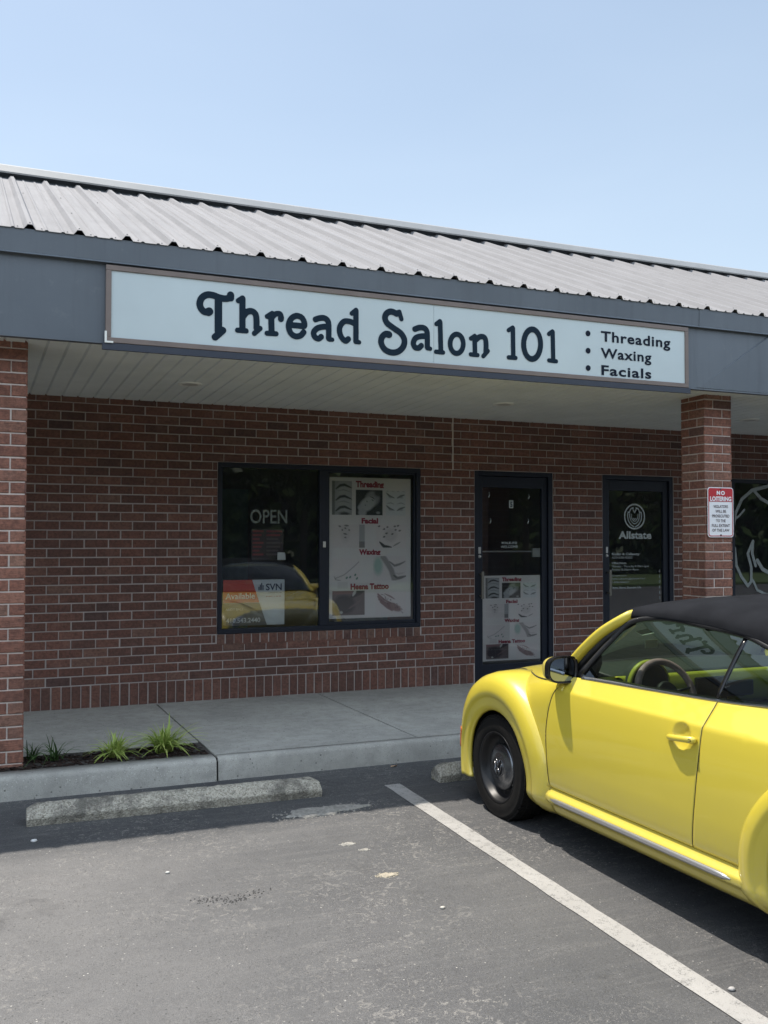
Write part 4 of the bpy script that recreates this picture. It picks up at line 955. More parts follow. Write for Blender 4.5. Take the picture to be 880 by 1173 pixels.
def cpart(mb, name, mat, par=None, **k): return mb.build(name, mat, par or car, **k)
dent = (-1.69, .822)
def dx_door(y, z):
    d = math.hypot((y-dent[0])/1.0, (z-dent[1])/1.0)/.062
    return .020*max(0, 1-d*d)**.75 if d < 1 else 0
# door seams (y at z)
fseam = hermite([.335, .45, .632, .75, .84, .885, .93, .975], [-.583, -.578, -.572, -.586, -.612, -.640, -.685, -.74])
rseam = hermite([.335, .624, .80, 1.0], [-1.755, -1.800, -1.816, -1.824])
def side_patch(s_, ya, yb, za, zb, ny, nz, name, par=None, extra=None, mat='paint', solid=.010, off=0):
    """ya/yb: functions of z; za/zb functions of y"""
    mb = MB(); rows = []
    for i in range(ny+1):
        t = i/ny; row = []
        for j in range(nz+1):
            q = j/nz
            z = lerp(.335, 1.0, q) if za is None else None
            # iterate: pick y from the mid z then the z limits from y
            y = lerp(ya(.6), yb(.6), t)
            for _ in range(3):
                z0, z1 = za(y), zb(y); z = lerp(z0, z1, q); y = lerp(ya(z), yb(z), t)
            x = side_x(y, z)+off
            if extra: x -= extra(y, z)
            row.append((s_*x, y, z))
        rows.append(row)
    mb.grid(rows, flip=(s_ > 0)); return cpart(mb, name, M[mat], par, solid=solid)
FR = .578; RRo = .510
def ring_y(z, yc, Ro, sgn):   # boundary of a fender ring at height z
    d = Ro*Ro-(z-ZH)**2; return yc+sgn*math.sqrt(max(d, 0))
doors_c = []
for s_ in (-1, 1):
    d_ = side_patch(s_, lambda z: fseam(z)-.003, lambda z: rseam(z)+.003, lambda y: .337, lambda y: belt(y)-.004, 150, 84, 'door', extra=dx_door)
    doors_c.append(d_)
    # rear quarter: from the door seam, over the wheel, to the tail
    def zlow(y):
        a = .30**1
        d = .47**2-(y-YR)**2
        lo = .337 if y > -2.3 else .20
        return max(lo, ZH+math.sqrt(d)) if d > 0 else lo
    side_patch(s_, lambda z: rseam(min(z, 1.0))-.003, lambda z: -3.405, zlow, lambda y: belt(y)-.004, 130, 50, 'rear_quarter_panel')
    # sill with the ledge that carries the bright strip
    mb = MB(); rows = []; zs_ = list(np.linspace(.165, .335, 26))
    for y in np.linspace(-.575, -2.10, 50):
        rows.append([(s_*(sill_p(z)), y, z+.0) for z in zs_])
    mb.grid(rows, flip=(s_ > 0)); sill = cpart(mb, 'sill', M['paint'], solid=.01)
    mb = MB(); ys_ = np.linspace(-.625, -2.015, 30); rows = []
    for i, y in enumerate(ys_):
        e = min(1, min(i, len(ys_)-1-i)/1.5+.25); zc_ = .268+.002*i/30
        rows.append([(s_*(.880+.012*math.sin(math.pi*t)*e), y, zc_+.0155*e*(t-.5)*2+.009) for t in np.linspace(0, 1, 7)])
    mb.grid(rows, flip=(s_ > 0)); cpart(mb, 'chrome_strip', plain('satin_sill_trim', (.62, .62, .62), .28, .85), solid=.006)
    # fenders
    for nm, yc, Ro, front in (('front_fender', 0, FR, True), ('rear_fender', YR, RRo, False)):
        flat = [(.350, .035), (.352, .022), (.360, .017), (.385, .014), (.420, .010), (.434, .006), (.442, .0), (.460, .0), (.49, .003), (.52, .009), (.545, .018), (.562, .029), (.572, .040), (.578, .062)]
        top = [(.350, .035), (.352, .024), (.360, .019), (.385, .016), (.420, .012), (.434, .007), (.442, .0), (.468, .002), (.502, .009), (.532, .026), (.553, .058), (.565, .11), (.570, .20), (.562, .36)]
        rows = []; nph = 96; sgn = 1 if front else -1
        for i in range(nph+1):
            row = []
            for (r0, d0), (r1, d1) in zip(flat, top):
                k = .0; sc_ = (Ro-.35)/(FR-.35); 
                r0s, r1s = .35+(r0-.35)*sc_, .35+(r1-.35)*sc_*(1.0 if front else 1.08)
                t = i/nph
                # angle from the door side over the top to the bumper side, both ends on z=.17
                rm_ = r0s; a0 = math.asin(max(-1, (.168-ZH)/rm_)); a1 = math.pi-math.asin(max(-1, ((.19 if front else .25)-ZH)/rm_)); ph_ = lerp(a0, a1, t)
                w__ = sstep(R(12), R(68), ph_); r_ = lerp(r0s, r1s, w__); d_ = lerp(d0, d1, w__)+.020*(1-sstep(R(-14), R(36), ph_))
                zz_ = ZH+r_*math.sin(ph_); d_ += .085*max(0, (.262-zz_)/.09)**1.6 if ph_ < 1.5 else 0
                y = yc-sgn*r_*math.cos(ph_); z = ZH+r_*math.sin(ph_)
                x = (.893-d_)*Wp(y*1.0)/.865
                row.append((s_*x, y, z))
            rows.append(row)
        mb = MB(); mb.grid(rows, flip=(s_ > 0) != (not front)); fo = cpart(mb, nm, M['paint'], solid=.012)
        if front:
            mb = MB(); rows = []
            for a in np.linspace(R(160), R(176), 9):
                rr0, rr1 = .455, .492; rows.append([(s_*((.893-.003)*Wp(-r_*math.cos(a))/.865+.011), -r_*math.cos(a), ZH+r_*math.sin(a)) for r_ in (rr0, (rr0+rr1)/2, rr1)])
            mb.grid(rows, flip=(s_ > 0)); cpart(mb, 'side_marker', M['amber'], fo, solid=.004)
        # liner
        mb = MB(); mb.lathe([(.395, -.30), (.395, -.03)], 'x', (s_*.88 if s_ < 0 else .88-.0, yc, ZH), 40, a0=R(-8), a1=R(188))
        mb.v = [((-abs(p[0])+2*(.88-.0)*0 if s_ < 0 else p[0]), p[1], p[2]) for p in mb.v]
        if s_ < 0: mb.v = [(-(.88-(abs(p[0])-.88)) if abs(p[0]) > .88 else p[0], p[1], p[2]) for p in mb.v]
        cpart(mb, 'wheel_arch_liner', M['under'])
# front body: hood, nose and the panels ahead of the doors
zcf = hermite([-.75, -.45, 0, .3, .5, .7, .8, .86, .882], [1.010, .985, .935, .896, .852, .765, .685, .590, .50])
nf = hermite([-.7, -.45, 0, .4, .88], [7.5, 6.0, 4.0, 3.2, 2.3])
wf = lambda y: Wp(y)*(1 if y < -.5 else lerp(1, .945, sstep(-.5, 0, y)))
def fsec(y, th):
    n_ = nf(y); zs = .55 if y < .6 else lerp(.55, .50, (y-.6)/.282); return wf(y)*math.cos(th)**(2/n_) if th < math.pi/2-1e-6 else 0, zs+(zcf(y)-zs)*math.sin(th)**(2/n_)
def hseam(y): return lerp(.84, .93, sstep(-.5, .3, y))   # fraction of the height where the hood shuts
hood_rows, sideL, sideR = [], [], []
YS = list(np.linspace(-.70, .70, 60))+list(np.linspace(.72, .881, 22))
for y in YS:
    n_ = nf(y); th0 = math.asin(hseam(y)**(n_/2)); row = []
    x0_, z0_ = fsec(y, th0)
    if y > -.52:
        for q in np.linspace(-1, 1, 41):
            th = lerp(math.pi/2, th0, abs(q)); x, z = fsec(y, th); row.append((math.copysign(x, q) if q else 0, y, z))
        hood_rows.append(row)
    lo = ZH+math.sqrt(max(.47**2-y*y, 0)) if abs(y) < .47 else (.337 if y < 0 else .19)
    if y > .6: lo = lerp(.19, .26, (y-.6)/.282)
    lo = min(lo, z0_-.02); row = []
    for q in np.linspace(0, 1, 26):
        z = lerp(lo, z0_, q); zs = .55 if y < .6 else lerp(.55, .50, (y-.6)/.282)
        if z > zs:
            fr_ = min(1, (z-zs)/(zcf(y)-zs)); x = wf(y)*(1-fr_**n_)**(1/n_)
        else: x = wf(y)*(1-.06*((zs-z)/.35)**2 if y > 0 else 1)
        row.append((x-.003-(.03 if z < .86 and y < fseam(z)-.012 else 0), y, z))
    sideR.append(row)
mb = MB(); mb.grid(hood_rows, flip=True); cpart(mb, 'hood', M['paint'], solid=.008)
for s_ in (-1, 1):
    mb = MB(); mb.grid([[(s_*x, y, z) for x, y, z in r_] for r_ in sideR], flip=(s_ < 0)); cpart(mb, 'front_body_panel', M['paint'], solid=.008)
mb = MB(); mb.add([(s_*x, y, z) for s_ in (1,) for x, y, z in [(.55, .62, .20), (-.55, .62, .20), (-.5, .80, .22), (.5, .80, .22)]], [(0, 1, 2, 3)])
mb.box(-.42, .42, .80, .868, .27, .36); cpart(mb, 'lower_grille', M['black'])
# seams drawn as shadow gaps
def seam(pts, name='panel_gap', r_=.004): 
    mb = MB(); mb.tube(pts, r_, 5, cap=False); cpart(mb, name, M['under'])
for s_ in (-1, 1):
    seam([(s_*(side_x(fseam(z), z)-.002), fseam(z), z) for z in np.linspace(.337, .965, 30)])
    seam([(s_*(side_x(rseam(z), z)-.003), rseam(z), z) for z in np.linspace(.337, .995, 24)])
    pts = []
    for y in np.linspace(-.52, .55, 30):
        th0 = math.asin(hseam(y)**(nf(y)/2)); x, z = fsec(y, th0); pts.append((s_*(x-.001), y, z))
    seam(pts)
# bumpers' dark underside and body tub
mb = MB(); mb.box(-.60, .60, -.55, .62, .20, .72); mb.box(-.72, .72, -2.05, -.5, .17, .30); mb.box(-.60, .60, -3.15, -2.0, .22, .70); mb.box(-.40, .40, .62, .80, .22, .5)
cpart(mb, 'underbody', M['under'])
# tail deck
mb = MB(); rows = []
for y in np.linspace(-2.62, -3.412, 34):
    zb_ = belt(y)-.006; W_ = side_x(y, zb_); rows.append([(W_*q, y, zb_+.07*(1-abs(q)**2.3)) for q in np.linspace(-1, 1, 25)])
mb.grid(rows); cpart(mb, 'boot_lid', M['paint'], solid=.008)
mb = MB(); mb.grid([[(q*side_x(-3.405, z)*.98, -3.405, z) for q in (-1, 1)] for z in np.linspace(.2, .93, 6)], sm=False); cpart(mb, 'rear_valance', M['paint'])
for s_ in (-1, 1):
    mb = MB(); mb.lathe([(0, -.03), (.05, -.028), (.085, -.01), (.09, .02)], 'y', (s_*.60, -3.27, .78), 24); cpart(mb, 'tail_lamp', M['lampred'])
    mb = MB(); mb.lathe([(0, .04), (.06, .036), (.10, .015), (.112, -.02)], 'y', (s_*.60, .640, .600), 28); hl = cpart(mb, 'headlight', M['lamp'])
    mb = MB(); mb.lathe([(.108, .012), (.122, .006), (.124, -.03)], 'y', (s_*.60, .640, .600), 28); cpart(mb, 'ring', M['chrome'], hl)
# door handle
for s_, d_ in zip((-1, 1), doors_c):
    mb = MB(); pts = [(-1.602, .806), (-1.625, .808), (-1.66, .812), (-1.70, .816), (-1.745, .820), (-1.785, .822), (-1.800, .822)]; rr_ = [.006, .0135, .0145, .0145, .015, .017, .010]
    offs = [.004, .014, .026, .030, .028, .018, .008]
    mb.tube([(s_*(side_x(y, z)+o_), y, z) for (y, z), o_ in zip(pts, offs)], rr_, 12, flat=1.0, upv=(1, 0, 0))
    cpart(mb, 'handle', M['paint'], d_)
    mb = MB(); mb.lathe([(0, .0), (.0065, .001), (.008, -.004)], 'x', (s_*(side_x(-1.785, .822)+.033), -1.785, .822), 12); cpart(mb, 'lock_cap', M['black'], d_)
# belt strip
for s_ in (-1, 1):
    mb = MB(); rows = []
    for y in np.linspace(-.80, -2.75, 60):
        x = side_x(y, belt(y)-.004); z = belt(y); rows.append([(s_*(x+.004), y, z-.010), (s_*(x+.006), y, z-.002), (s_*(x-.002), y, z+.008), (s_*(x-.012), y, z+.010)])
    mb.grid(rows, flip=(s_ > 0)); cpart(mb, 'belt_moulding', plain('satin_belt_trim', (.50, .51, .52), .25, .9) if s_ < 0 else M['chrome'], solid=.004)
# glasshouse
topc = hermite([-2.62, -2.45, -2.25, -2.00, -1.85, -1.55, -1.28, -1.12, -1.02, -.92, -.80], [1.045, 1.115, 1.18, 1.243, 1.277, 1.299, 1.312, 1.300, 1.272, 1.150, .985])
def xg(z): return .782-(z-.98)*.44-.35*(z-.98)**2
def bseam(z): return lerp(-1.822, -1.848, (z-1.0)/.285)
for s_ in (-1, 1):
    for nm, ya, yb in (('door_window', lambda z: -.80, lambda z: bseam(z)+.011), ('quarter_window', lambda z: bseam(z)-.011, lambda z: -2.60)):
        mb = MB(); rows = []
        Y_a, Y_b = (-.803, -1.82) if nm == 'door_window' else (-1.84, -2.60)
        for t in np.linspace(0, 1, 46):
            row = []
            for q in np.linspace(0, 1, 12):
                y = lerp(Y_a, Y_b, t)
                for _ in range(4):
                    z = lerp(belt(y)+.004, max(topc(y), belt(y)+.006), q)
                    ye = lerp(Y_a, bseam(z)+.010, t) if nm == 'door_window' else lerp(bseam(z)-.010, Y_b, t)
                    y = .5*y+.5*ye
                z = lerp(belt(y)+.004, max(topc(y), belt(y)+.006), q)
                row.append((s_*xg(z), y, z))
            rows.append(row)
        mb.grid(rows, flip=(s_ > 0)); cpart(mb, nm, M['carglass'])
    mb = MB(); zz = np.linspace(1.010, topc(-1.85)-.002, 10); mb.grid([[(s_*(xg(z)+.003), bseam(z)-w2, z) for w2 in (-.011, .011)] for z in zz], flip=(s_ < 0)); cpart(mb, 'window_divider', M['trimblack'], solid=.01)
    # black seal framing the glass
    ys_ = list(np.linspace(-.80, -1.10, 16))+list(np.linspace(-1.14, -2.60, 40))
    mb = MB(); mb.tube([(s_*(xg(topc(y))+.002), y+(.006 if y > -1.05 else 0), topc(y)+.008) for y in ys_], .014, 8, upv=(1, 0, 0)); cpart(mb, 'window_seal', M['black'])
    # inner black cover of the pillar foot
    mb = MB(); mb.add([(s_*.765, -.70, .965), (s_*.775, -.885, .972), (s_*.745, -.90, 1.06), (s_*.72, -.86, 1.10), (s_*.75, -.765, 1.03)], [(0, 1, 2, 3, 4)]); cpart(mb, 'mirror_sail', M['black'], solid=.02)
# windscreen frame: pillar, header, pillar (yellow)
pl = [(.775, -.56, .955), (.765, -.66, 1.02), (.738, -.755, 1.115), (.700, -.85, 1.205), (.660, -.925, 1.262), (.622, -.975, 1.297)]
hd = [(.57, -.985, 1.315), (.45, -.965, 1.332), (.25, -.945, 1.345), (0, -.935, 1.350)]
lp = catmull(pl+hd, 5); lp = [tuple(p) for p in lp]; full_ = [(-x, y, z) for x, y, z in lp]+[(x, y, z) for x, y, z in lp[::-1][1:]]
mb = MB(); n_ = len(full_); rad = [.042 if abs(p_[0]) > .60 else max(.012, .042-.20*(.60-abs(p_[0]))) for p_ in full_]
mb.tube(full_, rad, 14, flat=.62, upv=(0, 1, .6)); cpart(mb, 'windscreen_frame', M['paint'])
for s_ in (-1, 1):
    mb = MB(); mb.tube([(s_*(x-.028), y-.028, z-.012) for x, y, z in pl], .022, 8); cpart(mb, 'pillar_seal', M['black'])
mb = MB(); rows = []
for t in np.linspace(0, 1, 10):
    rows.append([(q*lerp(.755, .60, t), lerp(-.42-.16*q*q, -.945-.03*q*q, t)+.012*math.sin(math.pi*t), lerp(1.005-.01*q*q, 1.392-.05*q*q, t)+.012*math.sin(math.pi*t)) for q in np.linspace(-1, 1, 25)])
mb.grid(rows); cpart(mb, 'windscreen', M['carglass'])
mb = MB(); rows = [[(q*.77, lerp(-.40-.16*q*q, -.50-.1*q*q, t), 1.004-.014*q*q-.006*t) for q in np.linspace(-1, 1, 21)] for t in (0, 1)]; mb.grid(rows); cpart(mb, 'cowl', M['black'])
# soft top
zct = hermite([-2.93, -2.80, -2.65, -2.4, -2.1, -1.8, -1.5, -1.2, -1.02, -.93], [1.045, 1.12, 1.20, 1.315, 1.395, 1.430, 1.430, 1.408, 1.384, 1.358])
zrt = hermite([-2.93, -2.62, -2.45, -2.25, -2.02, -1.86, -1.55, -1.28, -1.05, -.985], [1.035, 1.055, 1.130, 1.205, 1.265, 1.292, 1.317, 1.326, 1.320, 1.315])
rows = []
for y in np.linspace(-.945, -2.93, 80):
    zr, zc_ = zrt(y), max(zct(y), zrt(y)+.008); xr_ = xg(zr-.008)+.008
    if y < -2.62: xr_ = lerp(xr_, xr_*.90, ((-2.62-y)/.31)**2)
    bow = .0045*math.exp(-((y+1.45)/.04)**2)+.0045*math.exp(-((y+2.0)/.04)**2)
    row = [(-xr_-.002, y, zr-.014)]
    for th in np.linspace(0, math.pi, 49):
        c_, s__ = math.cos(th), math.sin(th); row.append((-math.copysign(abs(c_)**(2/2.35), c_)*xr_, y, zr+(zc_-zr+bow)*s__**(2/2.35)))
    row.append((xr_+.002, y, zr-.014)); rows.append(row)
mb = MB(); mb.grid(rows, flip=True); top = cpart(mb, 'soft_top', M['cloth'], solid=.012)
mb = MB(); rw = []
for y in np.linspace(-2.42, -2.78, 8):
    zc_ = zct(y); rw.append([(x, y-.004, zc_+.006-.03*(x/.45)**2*.9) for x in np.linspace(-.42, .42, 9)])
mb.grid(rw, flip=True); cpart(mb, 'rear_window', M['black'], top)
# roof seam piping
for s_ in (-1, 1):
    mb = MB(); mb.tube([(s_*(xg(zrt(y)-.008)+.008)*.86, y, zrt(y)+(zct(y)-zrt(y))*(1-.86**2.35)**(1/2.35)+.001) for y in np.linspace(-1.0, -2.5, 40)], .003, 6); cpart(mb, 'stitched_seam', M['cloth'], top)
# wheels
def wheel(s_, yc):
    w = empty('wheel', (0, 0, 0)); w.parent = car; w.location = (s_*.768, yc+(.006 if yc == 0 else 0), ZH-.007 if yc == 0 else ZH-.027)
    T = .100; tp = [(.205, -T*.80), (.215, -T*.92), (.24, -T*.99), (.275, -T), (.298, -T*.97), (.302, -T*.985), (.309, -T*.93), (.320, -T*.80), (.326, -T*.55), (.3285, -T*.2), (.3285, T*.2), (.326, T*.55), (.320, T*.8), (.309, T*.93), (.275, T), (.24, T*.99), (.215, T*.9), (.205, T*.8)]
    mb = MB(); mb.lathe([(r_, s_*-t_*1.0) for r_, t_ in tp], 'x', seg=72); 
    # flattened contact patch
    mb.v = [(x, y, max(z, -.318)) for x, y, z in mb.v]
    # tread blocks
    for k in range(60):
        a = 2*math.pi*k/60
        if math.sin(a) < -.985: continue
        for t0, t1 in ((-.085, -.050), (-.040, -.008), (.008, .040), (.050, .085)):
            r0, r1 = .318, (.3315 if abs(t0+t1)/2 < .05 else .3275); da = .040
            P = [(t, r_*math.cos(aa), r_*math.sin(aa)) for t in (t0, t1) for r_ in (r0, r1) for aa in (a-da, a+da)]
            P = [(x, y, max(z, -.3185)) for x, y, z in P]; mb.add(P, [(0, 1, 3, 2), (4, 6, 7, 5), (2, 3, 7, 6), (0, 2, 6, 4), (1, 5, 7, 3)])
    mb.v = [(x, y*.975, z*.975 if z > -.30 else z) for x, y, z in mb.v]
    mb.build('tyre', M['tyre'], w)
    o_ = -s_; f = lambda L: [(r_, s_*t_) for r_, t_ in L]
    mb = MB(); mb.lathe(f([(.206, -.08), (.204, .078), (.214, .088), (.217, .092), (.2165, .096), (.208, .095), (.200, .082), (.190, .060), (.182, .046), (.172, .040), (.160, .030), (.135, .036), (.100, .046), (.0, .046)]), 'x', seg=64); mb.build('rim', M['rim'], w)
    # round vent holes in the steel dish
    for k in range(12):
        a = 2*math.pi*k/12; mb = MB(); mb.lathe([(0, 0), (.013, 0), (.0145, .0012)], 'x', (s_*.0355, .158*math.cos(a), .158*math.sin(a)), 14); mb.build('vent_hole', M['under'], w)
    mb = MB(); mb.lathe(f([(.142, .036), (.143, .052), (.140, .060), (.134, .0645), (.120, .068), (.090, .074), (.062, .077), (.060, .079), (.056, .077), (.0, .079)]), 'x', seg=64); hc = mb.build('hub_cap', M['hub'], w)
    mb = MB(); mb.lathe(f([(0, .0795), (.052, .0795)]), 'x', seg=40); mb.build('emblem_disc', M['hubdark'], hc)
    mb = MB(); mb.lathe(f([(.050, .0795), (.053, .0835), (.057, .079)]), 'x', seg=40); X_ = s_*.0825
    def bar(y0, z0, y1, z1): mb.tube([(X_, -s_*y0, z0), (X_, -s_*y1, z1)], .0045, 6)
    bar(-.018, .046, 0, .004); bar(.018, .046, 0, .004)
    bar(-.042, .026, -.018, -.040); bar(-.018, -.040, 0, -.008); bar(0, -.008, .018, -.040); bar(.018, -.040, .042, .026)
    mb.build('emblem', M['hub'], hc)
    mb = MB(); a = R(-35); mb.tube([(s_*.075, -s_*-.185, -.065), (s_*.095, -s_*-.196, -.068)], .005, 8); mb.build('tyre_valve', M['black'], w)
    return w
for yc in (0, YR):
    for s_ in (-1, 1): wheel(s_, yc)
# door mirrors
for s_ in (-1, 1):
    e = empty('door_mirror'); e.parent = car; e.location = (s_*.86, -.68, 1.005)
    Wm, Hm, Dm = .094, .072, .080
    def shell(y0, y1, n_, full, mat, nm, sc0=1., par=e, zmin=None, capend=False):
        rows = []
        for i in range(n_+1):
            t = i/n_; y = lerp(y0, y1, t); k = (1-max(0, (y+.02)/(Dm+.02))**2.4)**.5 if y > -.02 else 1
            rows.append([(math.copysign(abs(math.cos(a))**.58, math.cos(a))*Wm*k*sc0, y, math.copysign(abs(math.sin(a))**.62, math.sin(a))*Hm*k*sc0*(1-.12*math.cos(a)*s_)) for a in np.linspace(0, 2*math.pi, 37)])
        mb = MB(); mb.grid(rows, flip=True)
        if capend: mb.add(rows[0][:-1], [tuple(range(36))])
        return mb.build(nm, mat, par)
    shell(-.012, Dm-.001, 14, 1, M['paint'], 'mirror_cap')
    shell(-.050, -.012, 4, 1, M['trimblack'], 'mirror_housing', 1.03)
    rows = [[(math.copysign(abs(math.cos(a))**.58, math.cos(a))*Wm*r_*(1.03 if r_ > .9 else 1), -.050+(.012 if r_ < .89 else 0), math.copysign(abs(math.sin(a))**.62, math.sin(a))*Hm*r_*(1.03 if r_ > .9 else 1)*(1-.12*math.cos(a)*s_)) for a in np.linspace(0, 2*math.pi, 37)] for r_ in (1.0, .90, .88, .01)]
    mb = MB(); mb.grid(rows[:3]); mb.build('mirror_bezel', M['trimblack'], e)
    mb = MB(); mb.grid([[(x, y, z) for x, y, z in r_] for r_ in rows[2:]], sm=False); g_ = mb.build('mirror_glass', M['mirror'], e)
    mb = MB(); mb.tube([(-s_*.075, .0, -.035), (-s_*.13, .01, -.052), (-s_*.155, .012, -.056)], [.030, .024, .028], 12, flat=.7); mb.build('mirror_arm', M['black'], e)
# interior
mb = MB(); rows = []
for t in np.linspace(0, 1, 12): rows.append([(q*.70, lerp(-.50, -.86, t)-.03*q*q*0, .985-.012*q*q+.012*math.sin(math.pi*t)-.025*t**3) for q in np.linspace(-1, 1, 21)])
mb.grid(rows, flip=True); cpart(mb, 'dash_top', M['dash'], solid=.02)
mb = MB(); rows = []
for t in np.linspace(0, 1, 10): rows.append([(q*.70, -.86-.05*math.sin(math.pi*t*.7)+.03*t, .968-.17*t) for q in np.linspace(-1, 1, 21)])
mb.grid(rows, flip=True); cpart(mb, 'dash_panel', M['dashy'], solid=.02)
mb = MB(); mb.box(-.70, .70, -.86, -.55, .32, .80); mb.box(-.14, .14, -1.25, -.86, .30, .62); cpart(mb, 'lower_dash', M['black'], bevel=.02)
mb = MB(); mb.box(.02, .30, -.935, -.915, .83, .92); cpart(mb, 'glovebox_slot', M['black'], bevel=.01)
mb = MB(); mb.box(-.12, .10, -.94, -.915, .80, .95); cpart(mb, 'radio', M['trimblack'], bevel=.008)
# pod
mb = MB(); mb.lathe([(.0, .02), (.115, .02), (.118, .0), (.126, -.012), (.136, .01), (.12, .09)], 'y', (-.44, -.93, .925), 36)
pod = cpart(mb, 'instrument_pod', M['dash'])
mb = MB(); mb.lathe([(.124, -.012), (.131, -.016), (.140, -.004), (.139, .012)], 'y', (-.44, -.93, .925), 36); cpart(mb, 'pod_ring', M['dashy'], pod)
mb = MB(); mb.lathe([(0, 0), (.117, 0)], 'y', (-.44, -.936, .925), 36); cpart(mb, 'gauge_face', M['under'], pod)
mb = MB(); mb.lathe([(0, -.005), (.035, -.004), (.045, 0)], 'y', (-.63, -.905, .93), 20); cpart(mb, 'air_vent', M['black'])
# steering wheel, tilted
sw = empty('steering_wheel'); sw.parent = car; sw.location = (-.42, -1.05, .895); sw.rotation_euler = (R(-24), 0, 0)
mb = MB(); n_ = 48; rws = []
for i in range(n_):
    a = 2*math.pi*i/n_; rws.append([((.178+.0185*math.cos(b))*math.cos(a), .0185*math.sin(b), (.178+.0185*math.cos(b))*math.sin(a)) for b in np.linspace(0, 2*math.pi, 13)])
mb.grid(rws, closed=True); mb.build('rim_cover', M['mauve'], sw)
mb = MB(); mb.lathe([(0, -.03), (.055, -.028), (.068, -.01), (.06, .03)], 'y', seg=24); mb.build('hub', M['black'], sw)
for a in (R(8), R(172), R(270)):
    mb = MB(); mb.tube([(.05*math.cos(a), 0, .05*math.sin(a)), (.17*math.cos(a), .0, .17*math.sin(a))], [.02, .012], 8, flat=.5); mb.build('spoke', M['black'] if a < R(200) else M['dashy'], sw)
mb = MB(); mb.tube([(0, .02, 0), (0, .20, -.02)], .035, 10); mb.build('column', M['black'], sw)
def seat(s_):
    e = empty('seat'); e.parent = car; e.location = (s_*.37, -1.55, .30)
    mb = MB(); rows = []
    for t in np.linspace(0, 1, 14):
        y, z = -.22-.20*t, .10+.58*t; hw = .235-.05*t**2; th_ = .055
        rows.append([(hw*math.copysign(abs(math.cos(a))**.5, math.cos(a)), y+th_*math.copysign(abs(math.sin(a))**.7, math.sin(a))*(1-.2*t)+.03*abs(math.cos(a)), z) for a in np.linspace(0, 2*math.pi, 25)])
    mb.grid(rows); mb.add(rows[-1][:-1], [tuple(range(24))]); mb.build('backrest', M['seat'], e)
    mb = MB(); rows = []
    for t in np.linspace(0, 1, 8): 
        r_ = math.sin(math.pi*(.08+.84*t))**.35; rows.append([(.135*r_*math.copysign(abs(math.cos(a))**.6, math.cos(a)), -.43+.05*r_*math.sin(a), .72+.18*t) for a in np.linspace(0, 2*math.pi, 25)])
    mb.grid(rows); mb.add(rows[-1][:-1], [tuple(range(24))]); mb.build('headrest', M['seat'], e)
    mb = MB(); mb.tube([(-.06, -.43, .66), (-.06, -.43, .74)], .007, 8); mb.tube([(.06, -.43, .66), (.06, -.43, .74)], .007, 8); mb.build('headrest_post', M['steel'], e)
    mb = MB(); mb.box(-.24, .24, -.25, .25, .02, .16); mb.build('cushion', M['seat'], e, bevel=.05, bseg=4)
    mb = MB(); mb.tube([(-s_*.19, -.245, .18), (-s_*.20, -.33, .45), (-s_*.17, -.40, .66)], .018, 8); mb.build('side_bolster', M['seaty'], e)
for s_ in (-1, 1): seat(s_)
mb = MB(); mb.box(-.58, .58, -2.62, -2.42, .45, 1.0); cpart(mb, 'rear_seat', M['seat'], bevel=.05, bseg=4)
mb = MB(); mb.tube([(-.70, -1.97, .975), (-.45, -2.0, .985), (-.2, -2.02, .975)], .030, 10, flat=.6); cpart(mb, 'rear_trim_pad', M['seaty'])
for s_ in (-1, 1):
    mb = MB(); mb.box(*sorted((s_*.70, s_*.745)), -2.4, -.70, .34, .955); dc = cpart(mb, 'door_card', M['dash'], bevel=.01)
    mb = MB(); mb.box(*sorted((s_*.68, s_*.75)), -2.4, -.86, .955, .975); cpart(mb, 'door_card_cap', M['dashy'], dc, bevel=.008)
mb = MB(); mb.box(-.115, .115, -1.02, -.995, 1.215, 1.285); mi = cpart(mb, 'rear_view_mirror', M['black'], bevel=.012)
mb = MB(); mb.quad((-.10, -1.0215, 1.222), (.10, -1.0215, 1.222), (.10, -1.0215, 1.278), (-.10, -1.0215, 1.278)); cpart(mb, 'glass', M['mirror'], mi)
mb = MB(); mb.tube([(0, -.99, 1.26), (0, -.95, 1.36)], .01, 8); cpart(mb, 'mirror_stalk', M['black'], mi)
mb = MB(); mb.box(-.215, -.125, -.612, -.609, 1.085, 1.132); o = cpart(mb, 'pale_rectangle', plain('rectangle_white', (.62, .66, .60), .5))  # small pale rectangle just inside the windscreen
for s_ in (-1, 1):
    mb = MB(); mb.box(s_*.33-.16, s_*.33+.16, -1.30, -1.02, 1.335, 1.350); cpart(mb, 'sun_visor', plain('visor', (.30, .31, .27), .7), bevel=.006)
mb = MB(); mb.box(-.60, .60, -2.5, -1.0, 1.30, 1.302); 

